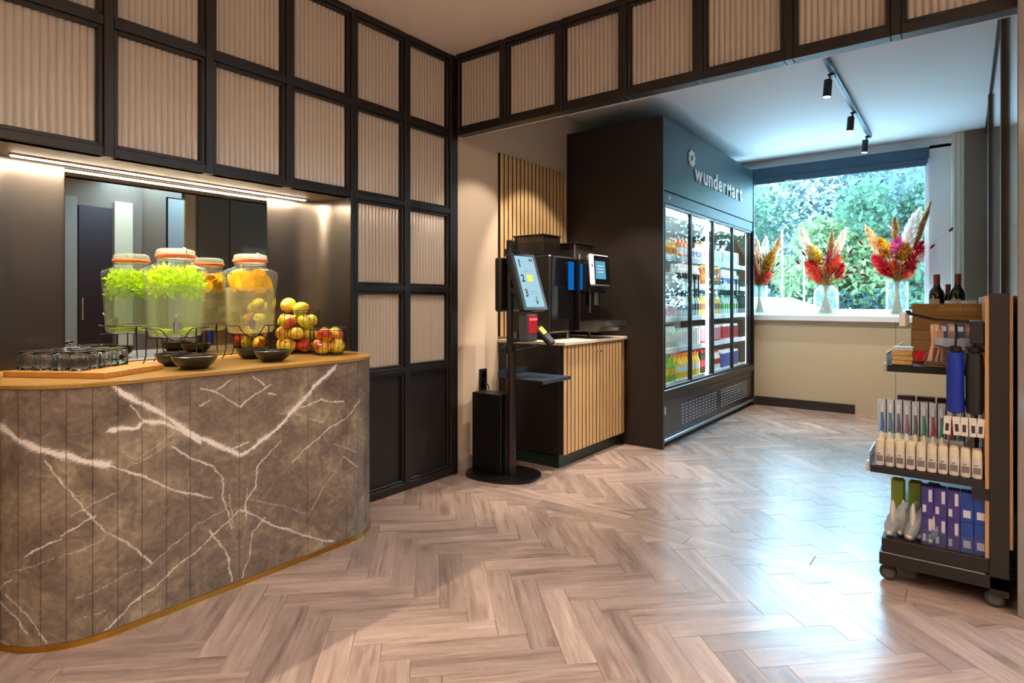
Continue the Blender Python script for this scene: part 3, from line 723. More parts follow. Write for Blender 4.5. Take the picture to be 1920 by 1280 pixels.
# ================================================================== tray and tumblers
wood('bamboo', (160, 108, 48), (190, 134, 64), (206, 154, 84), rough=.4, stretch=(4, 60, 60))
C0 = Vector((-2.52, .83)); Ld = Vector((-.862, -.507)); Sd = Vector((-.555, .832))
ang = math.atan2(Ld.y, Ld.x)
tr = thing('serving_tray', 'bamboo board tray holding upturned glasses on the bar', 'tray', (C0.x, C0.y, CT), ang)
# local x along Ld, local y along -Sd? (rotate +90 from Ld)
perp = Vector((-math.sin(ang), math.cos(ang))); sgn = 1 if perp.dot(Sd) > 0 else -1
for k in range(5):
    ya, yb = .315 * k / 5 * sgn, .315 * (k + 1) / 5 * sgn
    MB().box(0, .42, ya + .0004 * sgn, yb - .0004 * sgn, 0, .022, .0015).build('bamboo_strip', 'bamboo', tr)
real_glass('tumbler_glass', (250, 252, 252), 1.45)
gm = MB().lathe([(.0345, .0), (.0362, .001), (.0368, .02), (.0366, .05), (.0345, .064), (.029, .0705), (.02, .072), (.001, .072)] , 28, cap0=False, cap1=False)
gi = [(.0345, .0), (.0342, .02), (.0338, .05), (.031, .0585), (.02, .062), (.001, .062)]
gm.lathe(gi, 28, cap0=False, cap1=False); 
gmesh = gm.mesh('tumbler', 'tumbler_glass')
# inner wall must face inwards
nf = len(gmesh.polygons); import bmesh
bm = bmesh.new(); bm.from_mesh(gmesh); bm.faces.ensure_lookup_table(); bmesh.ops.reverse_faces(bm, faces=[f for f in bm.faces[7 * 28:]]); bmesh.ops.remove_doubles(bm, verts=bm.verts, dist=1e-5); bm.to_mesh(gmesh); bm.free()
for ia, a in enumerate((.165, .241, .317, .381)):
    for ib, b in enumerate((.075, .15, .225, .278)):
        if ia == 3: a_ = .383
        p = C0 + Ld * a + Sd * b
        if ia == 3 and ib == 3: pass
        tag(link('tumbler', gmesh, None, (p.x, p.y, CT + .0225)), f'upturned clear tumbler, {ORD[ib]} in the {ORD[ia]} row on the bamboo tray', 'glass', 'upturned tumblers on the tray')
# ================================================================== apples in wire baskets
def apple_mat(name, seed):
    m, nt, b, N, L = newmat(name); tc = N('ShaderNodeTexCoord'); oi = N('ShaderNodeObjectInfo')
    sc = N('ShaderNodeVectorMath'); sc.operation = 'ADD'; cb = N('ShaderNodeCombineXYZ'); mu = N('ShaderNodeMath'); mu.operation = 'MULTIPLY'; mu.inputs[1].default_value = 9
    L(oi.outputs['Random'], mu.inputs[0]); L(mu.outputs[0], cb.inputs[0]); L(mu.outputs[0], cb.inputs[1]); L(tc.outputs['Object'], sc.inputs[0]); L(cb.outputs[0], sc.inputs[1])
    n1 = N('ShaderNodeTexNoise'); n1.inputs['Scale'].default_value = 14; n1.inputs['Detail'].default_value = 4; L(sc.outputs[0], n1.inputs['Vector'])
    mp = N('ShaderNodeMapping'); mp.inputs['Scale'].default_value = (90, 90, 8); L(sc.outputs[0], mp.inputs[0]); n2 = N('ShaderNodeTexNoise'); L(mp.outputs[0], n2.inputs['Vector']); n2.inputs['Scale'].default_value = 1.
    mx = N('ShaderNodeMath'); mx.operation = 'MULTIPLY_ADD'; mx.inputs[1].default_value = .25; L(n2.outputs['Fac'], mx.inputs[0]); L(n1.outputs['Fac'], mx.inputs[2])
    ad = N('ShaderNodeMath'); ad.operation = 'MULTIPLY_ADD'; ad.inputs[1].default_value = .25; L(oi.outputs['Random'], ad.inputs[0]); L(mx.outputs[0], ad.inputs[2])
    rp = N('ShaderNodeValToRGB'); e = rp.color_ramp.elements; e[0].position = .62; e[0].color = lin((196, 196, 44)); e[1].position = .93; e[1].color = lin((190, 36, 26)); x = e.new(.78); x.color = lin((222, 190, 60))
    L(ad.outputs[0], rp.inputs[0]); L(rp.outputs[0], b.inputs['Base Color']); b.inputs['Roughness'].default_value = .28; b.inputs['Coat Weight'].default_value = .3
apple_mat('apple_skin', 1); P('apple_stem', (70, 48, 26), .8)
prof = []
for i in range(15):
    t_ = PI * i / 14; rr = .041 * math.sin(t_) * (1 + .12 * math.cos(t_ - .4)); zz = -.037 * math.cos(t_) 
    if t_ > PI * .8: zz -= .012 * ((t_ - PI * .8) / (PI * .2)) ** 1.5
    if t_ < PI * .15: zz += .006 * (1 - t_ / (PI * .15))
    prof.append((max(rr, 1e-4), zz))
am = MB().lathe(prof, 20, cap0=False, cap1=False).mesh('apple', 'apple_skin', ang=80)
sm = MB().tube([(0, 0, .02), (.001, 0, .03), (.004, .001, .04)], .0013, 5).mesh('stem', 'apple_stem')
def apple(x, y, z, group, lab, rot):
    o = link('apple', am, None, (x, y, z), rot); tag(o, lab, 'apple', group); link('stem', sm, o)
def basket(x, y, R, h, label, nv, seed):
    t = thing('wire_basket', label, 'basket', (x, y, CT))
    for zz, rr in ((h, R), (h - .012, R), (.004, R * .8), (.004, R * .45)):
        MB().tube([(rr * math.cos(2 * PI * k / 40), rr * math.sin(2 * PI * k / 40), zz) for k in range(40)], .0018, 5, closed=True).build('hoop', 'wire_black', t)
    wm = MB().tube([(R, 0, h), (R, 0, h * .4), (R * .97, 0, .03), (R * .8, 0, .003), (.004, 0, .003)], .0014, 5).mesh('rib_wire', 'wire_black')
    for k in range(nv): link('rib_wire', wm, t, None, (0, 0, 2 * PI * k / nv))
    return t
B1 = (-2.955, 1.905, .117, .235); B2 = (-2.732, 1.95, .094, .145)
basket(*B1, 'tall black wire basket heaped with apples on the bar', 22, 1)
basket(*B2, 'low black wire basket of apples at the bar end', 20, 2)
r = random.Random(11)
def rr3(): return (r.uniform(-.9, .9), r.uniform(-.9, .9), r.uniform(0, 6))
ly = .046
for li in range(4):
    nA = 5 if li < 3 else 3
    for k in range(nA):
        a = 2 * PI * k / nA + li * .63; rad = .0715 if li < 3 else .047
        apple(B1[0] + rad * math.cos(a), B1[1] + rad * math.sin(a), CT + ly + li * .066 + (.022 if li == 3 and k == 1 else 0), 'apples in the tall basket', f"red and green apple in the {('bottom', 'second', 'third', 'top')[li]} layer of the tall wire basket", rr3())
for k in range(4):
    a = 2 * PI * k / 4 + .35; apple(B2[0] + .051 * math.cos(a), B2[1] + .051 * math.sin(a), CT + .046, 'apples in the low basket', 'red and yellow apple at the bottom of the low wire basket', rr3())
for k in range(3):
    a = 2 * PI * k / 3 + 1.1; apple(B2[0] + .043 * math.cos(a), B2[1] + .043 * math.sin(a), CT + .107, 'apples in the low basket', 'red and yellow apple on top in the low wire basket', rr3())
# ================================================================== slat wall panel
wood('slat_oak', (176, 136, 88), (206, 168, 116), (222, 188, 138), rough=.5, stretch=(30, 30, 2.2), jitter=.06)
P('slat_felt', (30, 22, 18), .9); P('gap_dark', (20, 16, 14), .9)
sp = thing('slat_wall_panel', 'tall panel of vertical oak slats behind the coffee machine', 'wall panel', (-2.859, 3.575, .93))
L_ = .955; ns = 18; pit = L_ / ns
MB().box(0.0005, .012, 0, L_, 0, 1.414).build('felt_backing', 'slat_felt', sp)
sl = MB().box(.012, .023, .001, pit * .75 - .001, 0.0005, 1.4135, 0, 1).box(.023, .0245,   .0, pit * .75, 0, 1.414, .0006, 0).mesh('slat', ['slat_oak', 'slat_felt'])
for k in range(ns): link('slat', sl, sp, (0, pit * k, 0))
# ================================================================== coffee cabinet
P('cab_black', (30, 26, 25), .42, var=.08); P('plinth_green', (22, 42, 34), .35, var=.1); P('worktop', (206, 192, 176), .35, var=.06, vs_=30)
cab = thing('coffee_cabinet', 'black cabinet with vertical oak slat doors under the coffee machine', 'cabinet', (-2.56, 4.05, 0))
MB().box(-.295, .262, -.47, .49, .1, .885, .002).build('body', 'cab_black', cab)
MB().box(-.295, .238, -.445, .49, 0.0005, .0995, .002).build('plinth', 'plinth_green', cab)
MB().box(-.295, .2385, -.447, -.445, 0.0005, .085, .0005).build('plinth_return', 'plinth_green', cab)
for d in range(2):
    y0 = -.468 + d * .479; door = MB().box(.2622, .276, y0, y0 + .476, .105, .884, .001).build('door', 'gap_dark', cab)
    npc = 9; pt = .476 / npc
    sm_ = MB().box(.276, .2895, .004, pt - .0095, .1055, .8835, 0, 1).box(.2895, .292, .003, pt - .0085, .105, .884, .0006, 0).mesh('slat', ['slat_oak', 'slat_felt'])
    for k in range(npc): link('slat', sm_, door, (0, y0 + pt * k, 0))
    yk = y0 + (.445 if d == 0 else .03)
    MB().cyl((.292, yk, .815), (.308, yk, .815), .0035, 10).cyl((.308, yk, .815), (.316, yk, .815), .009, 16).build('knob', 'chrome', door)
wt = MB().box(-2.858, -2.245, 3.565, 4.545, .886, .91, .003).build('worktop', 'worktop'); tag(wt, 'thin pale stone worktop on the coffee cabinet', 'worktop')
WT = .9105
# ================================================================== coffee machine
P('gloss_black', (10, 10, 12), .06, coat=.6, var=0); P('satin_black', (22, 21, 22), .35); P('satin_steel', (120, 116, 110), .28, metal=.9)
thin_glass('hopper_glass', (150, 146, 140), 1.5, body=(60, 52, 46), bodyfac=.25); P('beans', (52, 32, 20), .4, var=.5, vs_=120, bump=1., bs=160)
P('bezel_white', (228, 230, 232), .3); emit('screen_blue', (110, 190, 220), .4); emit('glow_blue', (20, 120, 215), .34); P('ink', (20, 24, 30), .6); emit('ui_pale', (205, 235, 240), .5)
cm = thing('coffee_machine', 'black automatic coffee machine with tilted touch screen and blue glow', 'coffee machine', (-2.62, 3.95, WT))
x0, y0 = -2.62, 3.95
X = lambda v: v - x0
Y = lambda v: v - y0
MB().box(X(-2.83), X(-2.455), Y(3.69), Y(4.02), .05, .64, .012).build('left_body', 'satin_black', cm)
MB().box(X(-2.4548), X(-2.447), Y(3.70), Y(4.01), .06, .635, .003).build('glass_front', 'gloss_black', cm)
for (yy, xx) in ((3.72, -2.8), (3.72, -2.49), (3.99, -2.49), (4.33, -2.49), (4.33, -2.8)):
    MB().cyl((X(xx), Y(yy), 0.0002), (X(xx), Y(yy), .05), .016, 14).build('foot', 'satin_steel', cm)
MB().box(X(-2.83), X(-2.40), Y(4.03), Y(4.36), .05, .62, .012).build('right_body', 'gloss_black', cm)
MB().box(X(-2.4), X(-2.33), Y(4.06), Y(4.34), .36, .60, .01).build('brew_head', 'satin_black', cm)
MB().box(X(-2.40), X(-2.39), Y(4.0315), Y(4.054), .38, .585, .002).build('light_column', 'glow_blue', cm)
MB().box(X(-2.4465), X(-2.4405), Y(3.93), Y(4.01), .38, .60, .002).build('light_window', 'glow_blue', cm)
sc = MB(); scr = thing('x', 'x', 'x'); bpy.data.objects.remove(scr)
Ms = Matrix.Translation((X(-2.275), Y(4.135), .535)) @ Matrix.Rotation(math.radians(-4), 4, 'Y')
def boxM(M, *a, **k): return MB().box(*a, M=M, **k)
bz = boxM(Ms, -.022, .0, -.155, .155, -.122, .122, b=.012).build('touch_screen', 'bezel_white', cm)
boxM(Ms, .0003, .002, -.10, .148, -.113, .113).build('screen_glass', 'gloss_black', bz)
boxM(Ms, .0022, .0028, -.085, .075, -.07, .07).build('display', 'screen_blue', bz)
for k in range(3): boxM(Ms, .0029, .0033, -.06 + .012 * (k == 2), .05 - .012 * (k == 2), .028 - .024 * k, .036 - .024 * k).build('display_line', 'ui_pale', bz)
boxM(Ms, .0003, .001, -.135, -.12, .02, .045).build('emblem', 'ink', bz)
boxM(Ms, -.08, -.022, -.05, .05, -.05, .05).build('screen_arm', 'satin_black', cm)
MB().cyl((X(-2.36), Y(4.2), .26), (X(-2.36), Y(4.2), .36), .028, 18).cyl((X(-2.352), Y(4.10), .20), (X(-2.352), Y(4.10), .36), .008, 10).build('spout', 'satin_steel', cm)
prof_ = [(X(-2.40), .055), (X(-2.25), .055), (X(-2.2), .1), (X(-2.17), .1), (X(-2.17), .135), (X(-2.40), .135)]
mbt = MB(); mbt.prism([(z, x) for x, z in prof_][::-1], Y(4.02), Y(4.37), axis='y'); mbt.build('drip_tray', 'satin_steel', cm)
MB().box(X(-2.39), X(-2.18), Y(4.03), Y(4.36), .1352, .139).build('drip_grid', 'satin_black', cm)
hp = MB().box(X(-2.80), X(-2.52), Y(3.70), Y(3.93), .641, .79, .004).build('bean_hopper', 'hopper_glass', cm)
MB().box(X(-2.785), X(-2.535), Y(3.715), Y(3.915), .645, .74, .01).build('coffee_beans', 'beans', hp)
MB().box(X(-2.81), X(-2.51), Y(3.69), Y(3.94), .7905, .8, .003).build('hopper_lid', 'satin_black', hp)
MB().box(X(-2.78), X(-2.46), Y(4.05), Y(4.34), .621, .745, .004).build('powder_hopper', 'satin_steel', cm)
MB().box(X(-2.80), X(-2.44), Y(4.03), Y(4.36), .7455, .757, .003).build('hopper_lid', 'satin_black', cm)
for yy in (4.07, 4.2): MB().cyl((X(-2.43), Y(yy), .6205), (X(-2.43), Y(yy), .665), .006, 10, r1=.009).build('lock_pin', 'chrome', cm)
# ================================================================== self-checkout kiosk
P('kiosk_black', (16, 15, 15), .38, var=.1); P('kiosk_bezel', (52, 58, 64), .35); P('tube_grey', (70, 64, 60), .3, metal=.8); P('shelf_blue', (46, 56, 72), .4)
emit('screen_white', (178, 222, 240), .46); emit('red_glow', (255, 60, 60), 2.5); P('scan_red', (150, 20, 30), .15, emis=(200, 20, 30), es=.18); P('scan_grey', (70, 74, 84), .35); P('icon_lime', (186, 196, 50), .5, emis=(186, 196, 50), es=.1); P('icon_grey', (120, 140, 150), .6); P('icon_ink', (22, 34, 44), .6); P('sticker_yellow', (220, 196, 60), .5)
ks = thing('checkout_kiosk', 'black self checkout stand with tilted screen and red lit scanner', 'kiosk', (-2.54, 3.235, 0))
kx, ky = -2.54, 3.235
U = lambda v: v - kx
Vv = lambda v: v - ky
pl_ = []
for k in range(48):
    a = 2 * PI * k / 48; c, s = math.cos(a), math.sin(a); e_ = 2.5
    px_ = .262 * abs(c) ** (2 / e_) * (1 if c >= 0 else -1); py_ = .20 * abs(s) ** (2 / e_) * (1 if s >= 0 else -1)
    ro = math.radians(12); pl_.append((px_ * math.cos(ro) - py_ * math.sin(ro), px_ * math.sin(ro) + py_ * math.cos(ro)))
mbp = MB(); mbp.prism(pl_, .0005, .016); mbp.prism([(a * .985, b * .985) for a, b in pl_], .016, .019); mbp.build('base_plate', 'kiosk_black', ks)
bxo = MB().box(U(-2.775), U(-2.515), Vv(3.175), Vv(3.32), .0195, .56, .004).build('pedestal_box', 'kiosk_black', ks)
MB().cyl((U(-2.468), Vv(3.235), .0195), (U(-2.468), Vv(3.235), .86), .031, 24).build('lower_pole', 'tube_grey', ks)
MB().cyl((U(-2.49), Vv(3.245), .56), (U(-2.49), Vv(3.245), 1.62), .024, 20).build('upper_pole', 'kiosk_black', ks)
MB().lathe([(.024, 0), (.036, 0), (.036, .05), (.024, .05)], 20, c=(U(-2.49), Vv(3.245), 1.51)).build('clamp', 'kiosk_black', ks)
MB().cyl((U(-2.46), Vv(3.245), 1.535), (U(-2.41), Vv(3.26), 1.535), .018, 16).build('clamp_knob', 'kiosk_black', ks)
# screen head, facing +x, leaning back
tl = math.atan2(.118, .385)
Mk = Matrix.Translation((U(-2.388), Vv(3.33), 1.336)) @ Matrix.Rotation(-tl, 4, 'Y')
hd = boxM(Mk, -.05, .0, -.142, .142, -.205, .205, b=.012).build('screen_head', 'kiosk_black', ks)
boxM(Mk, .0002, .004, -.140, .140, -.203, .203, b=.0015).build('bezel', 'kiosk_bezel', hd)
boxM(Mk, .0042, .005, -.108, .108, -.183, .183).build('display', 'screen_white', hd)
def onscr(name, mat, ya, yb, za, zb): boxM(Mk, .0051, .0056, ya, yb, za, zb).build(name, mat, hd)
for ch, yy, zz in (('1', -.088, .105), ('2', -.088, -.002), ('3', -.088, -.108)):
    me_ = text_mesh(ch, .075, .0003, 'icon_ink', 0., .002); Mt = Mk @ Matrix.Translation((.0055, yy, zz)) @ Matrix(((0, 0, 1, 0), (1, 0, 0, 0), (0, 1, 0, 0), (0, 0, 0, 1)))
    o = link('numeral', me_, hd); o.matrix_local = Mt
onscr('screen_icon', 'icon_lime', -.022, .042, .0, .05); onscr('screen_line', 'icon_grey', -.05, .085, .072, .076); onscr('screen_line', 'icon_grey', -.018, .035, .088, .092)
onscr('screen_line', 'icon_grey', -.02, .06, -.075, -.071); onscr('screen_line', 'icon_grey', -.01, .05, -.09, -.086); onscr('screen_icon', 'icon_ink', .05, .068, .15, .166); onscr('screen_icon', 'icon_ink', .075, .09, .148, .17)
mba = MB(); mba.add([Mk @ Vector((.0054, a, b)) for a, b in ((.026, -.108), (.036, -.108), (.036, -.148), (.055, -.132), (.031, -.168), (.005, -.132), (.026, -.148))], [(0, 6, 2, 1), (3, 2, 6, 5, 4)]); mba.build('arrow', 'icon_ink', hd)
MB().box(U(-2.57), U(-2.515), Vv(3.17), Vv(3.42), 1.13, 1.5, .012).build('rear_housing', 'satin_black', ks)
MB().box(U(-2.49), U(-2.41), Vv(3.23), Vv(3.27), 1.25, 1.3, .004).build('mount_arm', 'kiosk_black', ks)
sn = MB().box(U(-2.40), U(-2.325), Vv(3.225), Vv(3.345), .93, 1.115, .008).build('scanner', 'scan_grey', ks)
MB().box(U(-2.3248), U(-2.322), Vv(3.235), Vv(3.335), .985, 1.105, .001).build('scan_window', 'scan_red', sn)
MB().box(U(-2.3218), U(-2.319), Vv(3.24), Vv(3.33), 1.072, 1.086, .001).build('light_bar', 'red_glow', sn)
MB().tube([(U(-2.47), Vv(3.25), .86), (U(-2.44), Vv(3.28), .87), (U(-2.38), Vv(3.32), .885), (U(-2.33), Vv(3.37), .9)], .011, 10).build('terminal_arm', 'kiosk_black', ks)
MB().tube([(U(-2.49), Vv(3.245), .93), (U(-2.44), Vv(3.28), .935), (U(-2.38), Vv(3.285), .94)], .013, 10).build('scanner_arm', 'kiosk_black', ks)
Mt_ = Matrix.Translation((U(-2.31), Vv(3.40), .965)) @ Matrix.Rotation(math.radians(50), 4, 'Y') @ Matrix.Rotation(.3, 4, 'Z')
tm = boxM(Mt_, -.085, .085, -.04, .04, -.018, .018, b=.01).build('card_terminal', 'kiosk_black', ks)
boxM(Mt_, -.06, -.005, -.03, .03, .0182, .0195).build('terminal_display', 'sticker_yellow', tm)
boxM(Mt_, .005, .07, -.03, .03, .0182, .0195).build('keypad', 'scan_grey', tm)
sh_ = MB().box(U(-2.57), U(-2.20), Vv(3.215), Vv(3.562), .672, .680, .002).build('bag_shelf', 'shelf_blue', ks)
MB().box(U(-2.572), U(-2.57), Vv(3.215), Vv(3.562), .672, .725).build('back_lip', 'shelf_blue', sh_)
MB().box(U(-2.20), U(-2.192), Vv(3.215), Vv(3.562), .655, .680, .001).build('front_lip', 'shelf_blue', sh_)
MB().cyl((U(-2.49), Vv(3.245), .845), (U(-2.49), Vv(3.245), .90), .04, 18).cyl((U(-2.51), Vv(3.245), .87), (U(-2.56), Vv(3.23), .87), .016, 14).build('clamp', 'kiosk_black', ks)
sk = thing('wall_socket', 'black double wall socket above the kiosk box', 'socket', (-2.8595, 3.39, .62))
MB().box(0, .012, -.04, .04, -.08, .08, .003).build('plate', 'kiosk_black', sk)
for zz in (-.036, .036): MB().lathe([(.001, 0), (.022, 0), (.022, .004), (.026, .004)], 20, M=Matrix.Translation((.012, 0, zz)) @ Matrix.Rotation(PI / 2, 4, 'Y'), cap0=False, cap1=False).build('outlet', 'satin_black', sk)
cb_ = MB().tube([(-2.846, 3.40, .59), (-2.82, 3.405, .585), (-2.80, 3.40, .55), (-2.79, 3.37, .45), (-2.795, 3.355, .25), (-2.81, 3.33, .16), (-2.82, 3.30, .10), (-2.80, 3.3, .05), (-2.78, 3.32, .035)], .0045, 8).build('power_cable', 'kiosk_black'); tag(cb_, 'thin black power cable hanging beside the kiosk box', 'cable')

# ================================================================== refrigerated display
P('side_black', (34, 27, 24), .45, var=.12, vs_=3); P('fascia_teal', (8, 46, 56), .45, var=.05, vs_=2); P('cooler_frame', (40, 42, 44), .3, metal=.5); P('cooler_white', (236, 238, 238), .4); P('kick_brown', (56, 48, 48), .3, metal=.4); P('bumper', (130, 136, 142), .3, metal=.6); P('slot_pale', (150, 156, 164), .5)
P('letter_white', (240, 240, 238), .4); emit('cool_led', (240, 250, 255), 5.0); P('rail_white', (238, 240, 240), .4)
thin_glass('door_glass', (248, 253, 253), 1.3, graze=.35)
CX0, CX1, CY0, CY1 = -2.85, -1.945, 4.56, 7.18
ck = thing('drinks_cooler', 'tall glass door drinks cooler with teal fascia and black side', 'cooler', (-2.4, 5.87, 0))
qx, qy = -2.4, 5.87
def cbx(a, b, c, d, e, f, bv=0.): return MB().box(a - qx, b - qx, c - qy, d - qy, e, f, bv)
cbx(CX0, CX1 + .006, CY0, CY0 + .03, .0005, 2.705, .002).build('side_panel', 'side_black', ck)
cbx(CX0, CX1 + .006, CY1 - .03, CY1, .0005, 2.705, .002).build('side_panel', 'side_black', ck)
cbx(CX0, CX0 + .04, CY0 + .0305, CY1 - .0305, .05, 2.1).build('back_panel', 'cooler_white', ck)
cbx(CX0 + .05, CX1 - .02, CY0 + .0305, CY1 - .0305, 1.995, 2.10).build('canopy', 'cooler_white', ck)
cbx(CX0 + .05, CX1 - .02, CY0 + .0305, CY1 - .0305, .36, .455).build('deck', 'cooler_white', ck)
fa = cbx(CX1 - .03, CX1, CY0 + .0305, CY1 - .0305, 2.112, 2.705, .002).build('fascia', 'fascia_teal', ck)
cbx(CX1 - .03, CX1 - .004, CY0 + .0305, CY1 - .0305, 2.008, 2.104, .002).build('door_header', 'fascia_teal', ck)
cbx(CX0 + .02, CX1 - .03, CY0 + .0305, CY1 - .0305, 2.69, 2.704).build('top_board', 'side_black', ck)
cbx(CX1 - .004, CX1 - .0025, 4.70, 4.735, 2.045, 2.075).build('thermometer', 'rail_white', ck)
# lettering, each letter a piece
xs = 5.262
def put_letter(ch, y, z, size, sx=1.0, name='letter', mirror=False):
    me_ = text_mesh(ch, size, .006, 'letter_white', 0., .0035)
    mn = min(v.co.x for v in me_.vertices); mx = max(v.co.x for v in me_.vertices)
    o = link(name, me_, fa); o.matrix_local = Matrix.Translation((CX1 + .0068 - qx, y - qy - mn * sx, z)) @ Matrix(((0, 0, 1, 0), (1, 0, 0, 0), (0, 1, 0, 0), (0, 0, 0, 1))) @ Matrix.Diagonal((sx, 1, 1, 1))
    return (mx - mn) * sx
adv = {'w': .185, 'u': .165, 'n': .165, 'd': .165, 'e': .158, 'r': .118, 'M': .195, 'a': .150, 't': .11}
zb = 2.296
yy = xs
for ch in 'wunderMart':
    yy += (put_letter(ch, yy, zb, .166, 1.02) if ch == 'M' else put_letter(ch, yy, zb, .215, 1.15)) + .036
# petal emblem
em = MB()
for k in range(8):
    a = 2 * PI * k / 8 + .2; ca, sa = math.cos(a), math.sin(a)
    pt = [(.028, -.010), (.068, -.021), (.074, 0), (.068, .021), (.028, .010)]
    em.prism([((p * ca - q * sa), (p * sa + q * ca)) for p, q in pt], 0, .012, axis='x', M=Matrix.Translation((CX1 + .0008 - qx, 5.19 - qy, 2.475)))
em.build('flower_emblem', 'letter_white', fa)
DY = [4.612, 5.207, 5.80, 6.412, 7.03]
for k in range(4):
    a, b = DY[k], DY[k + 1]; dr = MB(); z0, z1 = .478, 2.0; fw = .016
    for (c, d, e, f) in ((a + .002, a + fw, z0, z1), (b - fw, b - .002, z0, z1), (a + fw, b - fw, z0, z0 + .022), (a + fw, b - fw, z1 - .022, z1)):
        dr.box(CX1 - .03 - qx, CX1 - qx, c - qy, d - qy, e, f, .002)
    dd = dr.build('door', 'cooler_frame', ck)
    cbx(CX1 - .017, CX1 - .012, a + fw, b - fw, z0 + .022, z1 - .022).build('glass_pane', 'door_glass', dd)
    yh = (b - .05) if k % 2 == 0 else (a + .05)
    MB().tube([(CX1 - qx, yh - qy, 1.43), (CX1 + .045 - qx, yh - qy, 1.43), (CX1 + .045 - qx, yh - qy, 1.24), (CX1 - qx, yh - qy, 1.24)], .007, 8).build('handle', 'satin_black', dd)
for (a, b) in ((4.592, 4.612), (7.03, 7.148), (5.785, 5.815)):
    cbx(CX1 - .045, CX1 - .0305, a, b, .478, 2.0).build('mullion', 'cooler_frame', ck)
ZS = [.49, .785, 1.058, 1.357, 1.596]
for k, z in enumerate(ZS):
    for h, (a, b) in enumerate(((4.60, 5.79), (5.81, 7.14))):
        if k: s_ = cbx(-2.78, -2.03, a, b, z - .018, z - .0005).build('shelf', 'cooler_white', ck)
        else: s_ = cbx(-2.78, -2.03, a, b, z - .03, z - .0005).build('deck_liner', 'cooler_white', ck)
        cbx(-2.0295, -2.022, a, b, z - .034, z + .012, .001).build('price_rail', 'rail_white', s_)
        if k: cbx(-2.055, -2.04, a, b, z - .026, z - .0185).build('shelf_fill_glow', 'cool_led', s_)  # added glowing strip under each shelf, brightens the goods below
for (y) in (4.60, 5.772, 5.828, 7.10): cbx(-2.012, -1.995, y - .009, y + .009, .5, 1.98).build('light_tube', 'cool_led', ck)
emit('cool_led_top', (240, 250, 255), .8); cbx(-2.10, -2.03, 4.62, 7.1, 1.962, 1.9945).build('top_light', 'cool_led_top', ck)
for k, (y) in enumerate((4.9, 5.5, 6.1, 6.75)):
    l = bpy.data.lights.new('cooler_light', 'AREA'); l.shape = 'RECTANGLE'; l.size = .03; l.size_y = .55; l.energy = .5; l.color = (.93, .98, 1)
    o = bpy.data.objects.new('cooler_light', l); COL.objects.link(o); o.parent = ck; o.location = (-2.025 - qx, y - qy, 1.958); o.rotation_euler = (0, math.radians(12), 0)
# lower front
cbx(CX1 - .05, CX1 + .004, CY0 + .0305, CY1 - .0305, .40, .474, .004).build('sill_rail', 'cooler_frame', ck)
cbx(CX1 - .05, CX1 - .006, CY0 + .0305, CY1 - .0305, .345, .398, .004).build('lower_rail', 'kick_brown', ck)
kp = cbx(CX1 - .05, CX1 - .012, CY0 + .0305, CY1 - .0305, .075, .342, .003).build('kick_panel', 'kick_brown', ck)
cbx(CX1 - .05, CX1 + .006, CY0 + .0305, CY1 - .0305, .048, .0745, .004).build('bumper', 'bumper', ck)
cbx(CX1 - .09, CX1 - .055, CY0 + .0305, CY1 - .0305, .0005, .075).build('toe_board', 'satin_black', ck)
cbx(CX1 - .0118, CX1 - .0105, 4.61, 4.66, .27, .33).build('rating_plate', 'slot_pale', kp)
sv = MB()
for gi in range(2):
    for c in range(11):
        for r_ in range(7):
            y = 5.0 + gi * 1.05 + c * .085; z = .135 + r_ * .027
            sv.box(CX1 - .0118 - qx, CX1 - .0095 - qx, y - qy, y + .055 - qy, z, z + .009)
o = sv.build('vent_slots', 'slot_pale', kp, smooth=False); o['kind'] = 'stuff'
# ---- bottles, cans and cartons
def bottle_mesh(nm, body, label, cap, h, r, kind):
    mb = MB()
    if kind == 'bottle':
        mb.lathe([(r * .9, 0), (r, .006), (r, h * .28)], 12, cap1=False); mb.lathe([(r * 1.01, h * .28), (r * 1.01, h * .56)], 12, mi=1, cap0=False, cap1=False)
        mb.lathe([(r, h * .56), (r * .98, h * .62), (r * .55, h * .78), (r * .42, h * .86), (r * .42, h * .92)], 12, cap0=False, cap1=False); mb.lathe([(r * .48, h * .905), (r * .48, h)], 12, mi=2)
    elif kind == 'can':
        mb.lathe([(r * .85, 0), (r, .008), (r, h * .12)], 12, cap1=False); mb.lathe([(r, h * .12), (r, h * .88)], 12, mi=1, cap0=False, cap1=False); mb.lathe([(r, h * .88), (r * .82, h * .97), (r * .82, h)], 12, mi=2, cap0=False)
    elif kind == 'carton':
        mb.box(-r, r, -r * .8, r * .8, 0, h * .72, 0, 0); mb.box(-r * 1.003, r * 1.003, -r * .803, r * .803, h * .2, h * .5, 0, 1); mb.prism([(-r, h * .72), (r, h * .72), (0.003, h * .93), (-.003, h * .93)], -r * .8, r * .8, axis='y', mi=0, M=None) if False else mb.box(-r * .3, r * .3, -r * .7, r * .7, h * .72, h * .9, 0, 0)
        mb.cyl((0, 0, h * .86), (0, 0, h), r * .4, 10, mi=2)
    elif kind == 'cup':
        mb.lathe([(r * .75, 0), (r * .95, h * .25)], 14, cap1=False); mb.lathe([(r * .95, h * .25), (r * 1.0, h * .8)], 14, mi=1, cap0=False, cap1=False); mb.lathe([(r * 1.05, h * .8), (r * 1.05, h * .9), (r * .6, h)], 14, mi=2)
    elif kind == 'pack':
        mb.box(-r, r, -r, r, 0, h, .004, 0); mb.box(-r * 1.004, r * 1.004, -r * 1.004, r * 1.004, h * .3, h * .75, 0, 1); mb.box(-r * .8, r * .8, -r * .8, r * .8, h * 1.0, h * 1.03, 0, 2)
    return mb.mesh(nm, [body, label, cap])
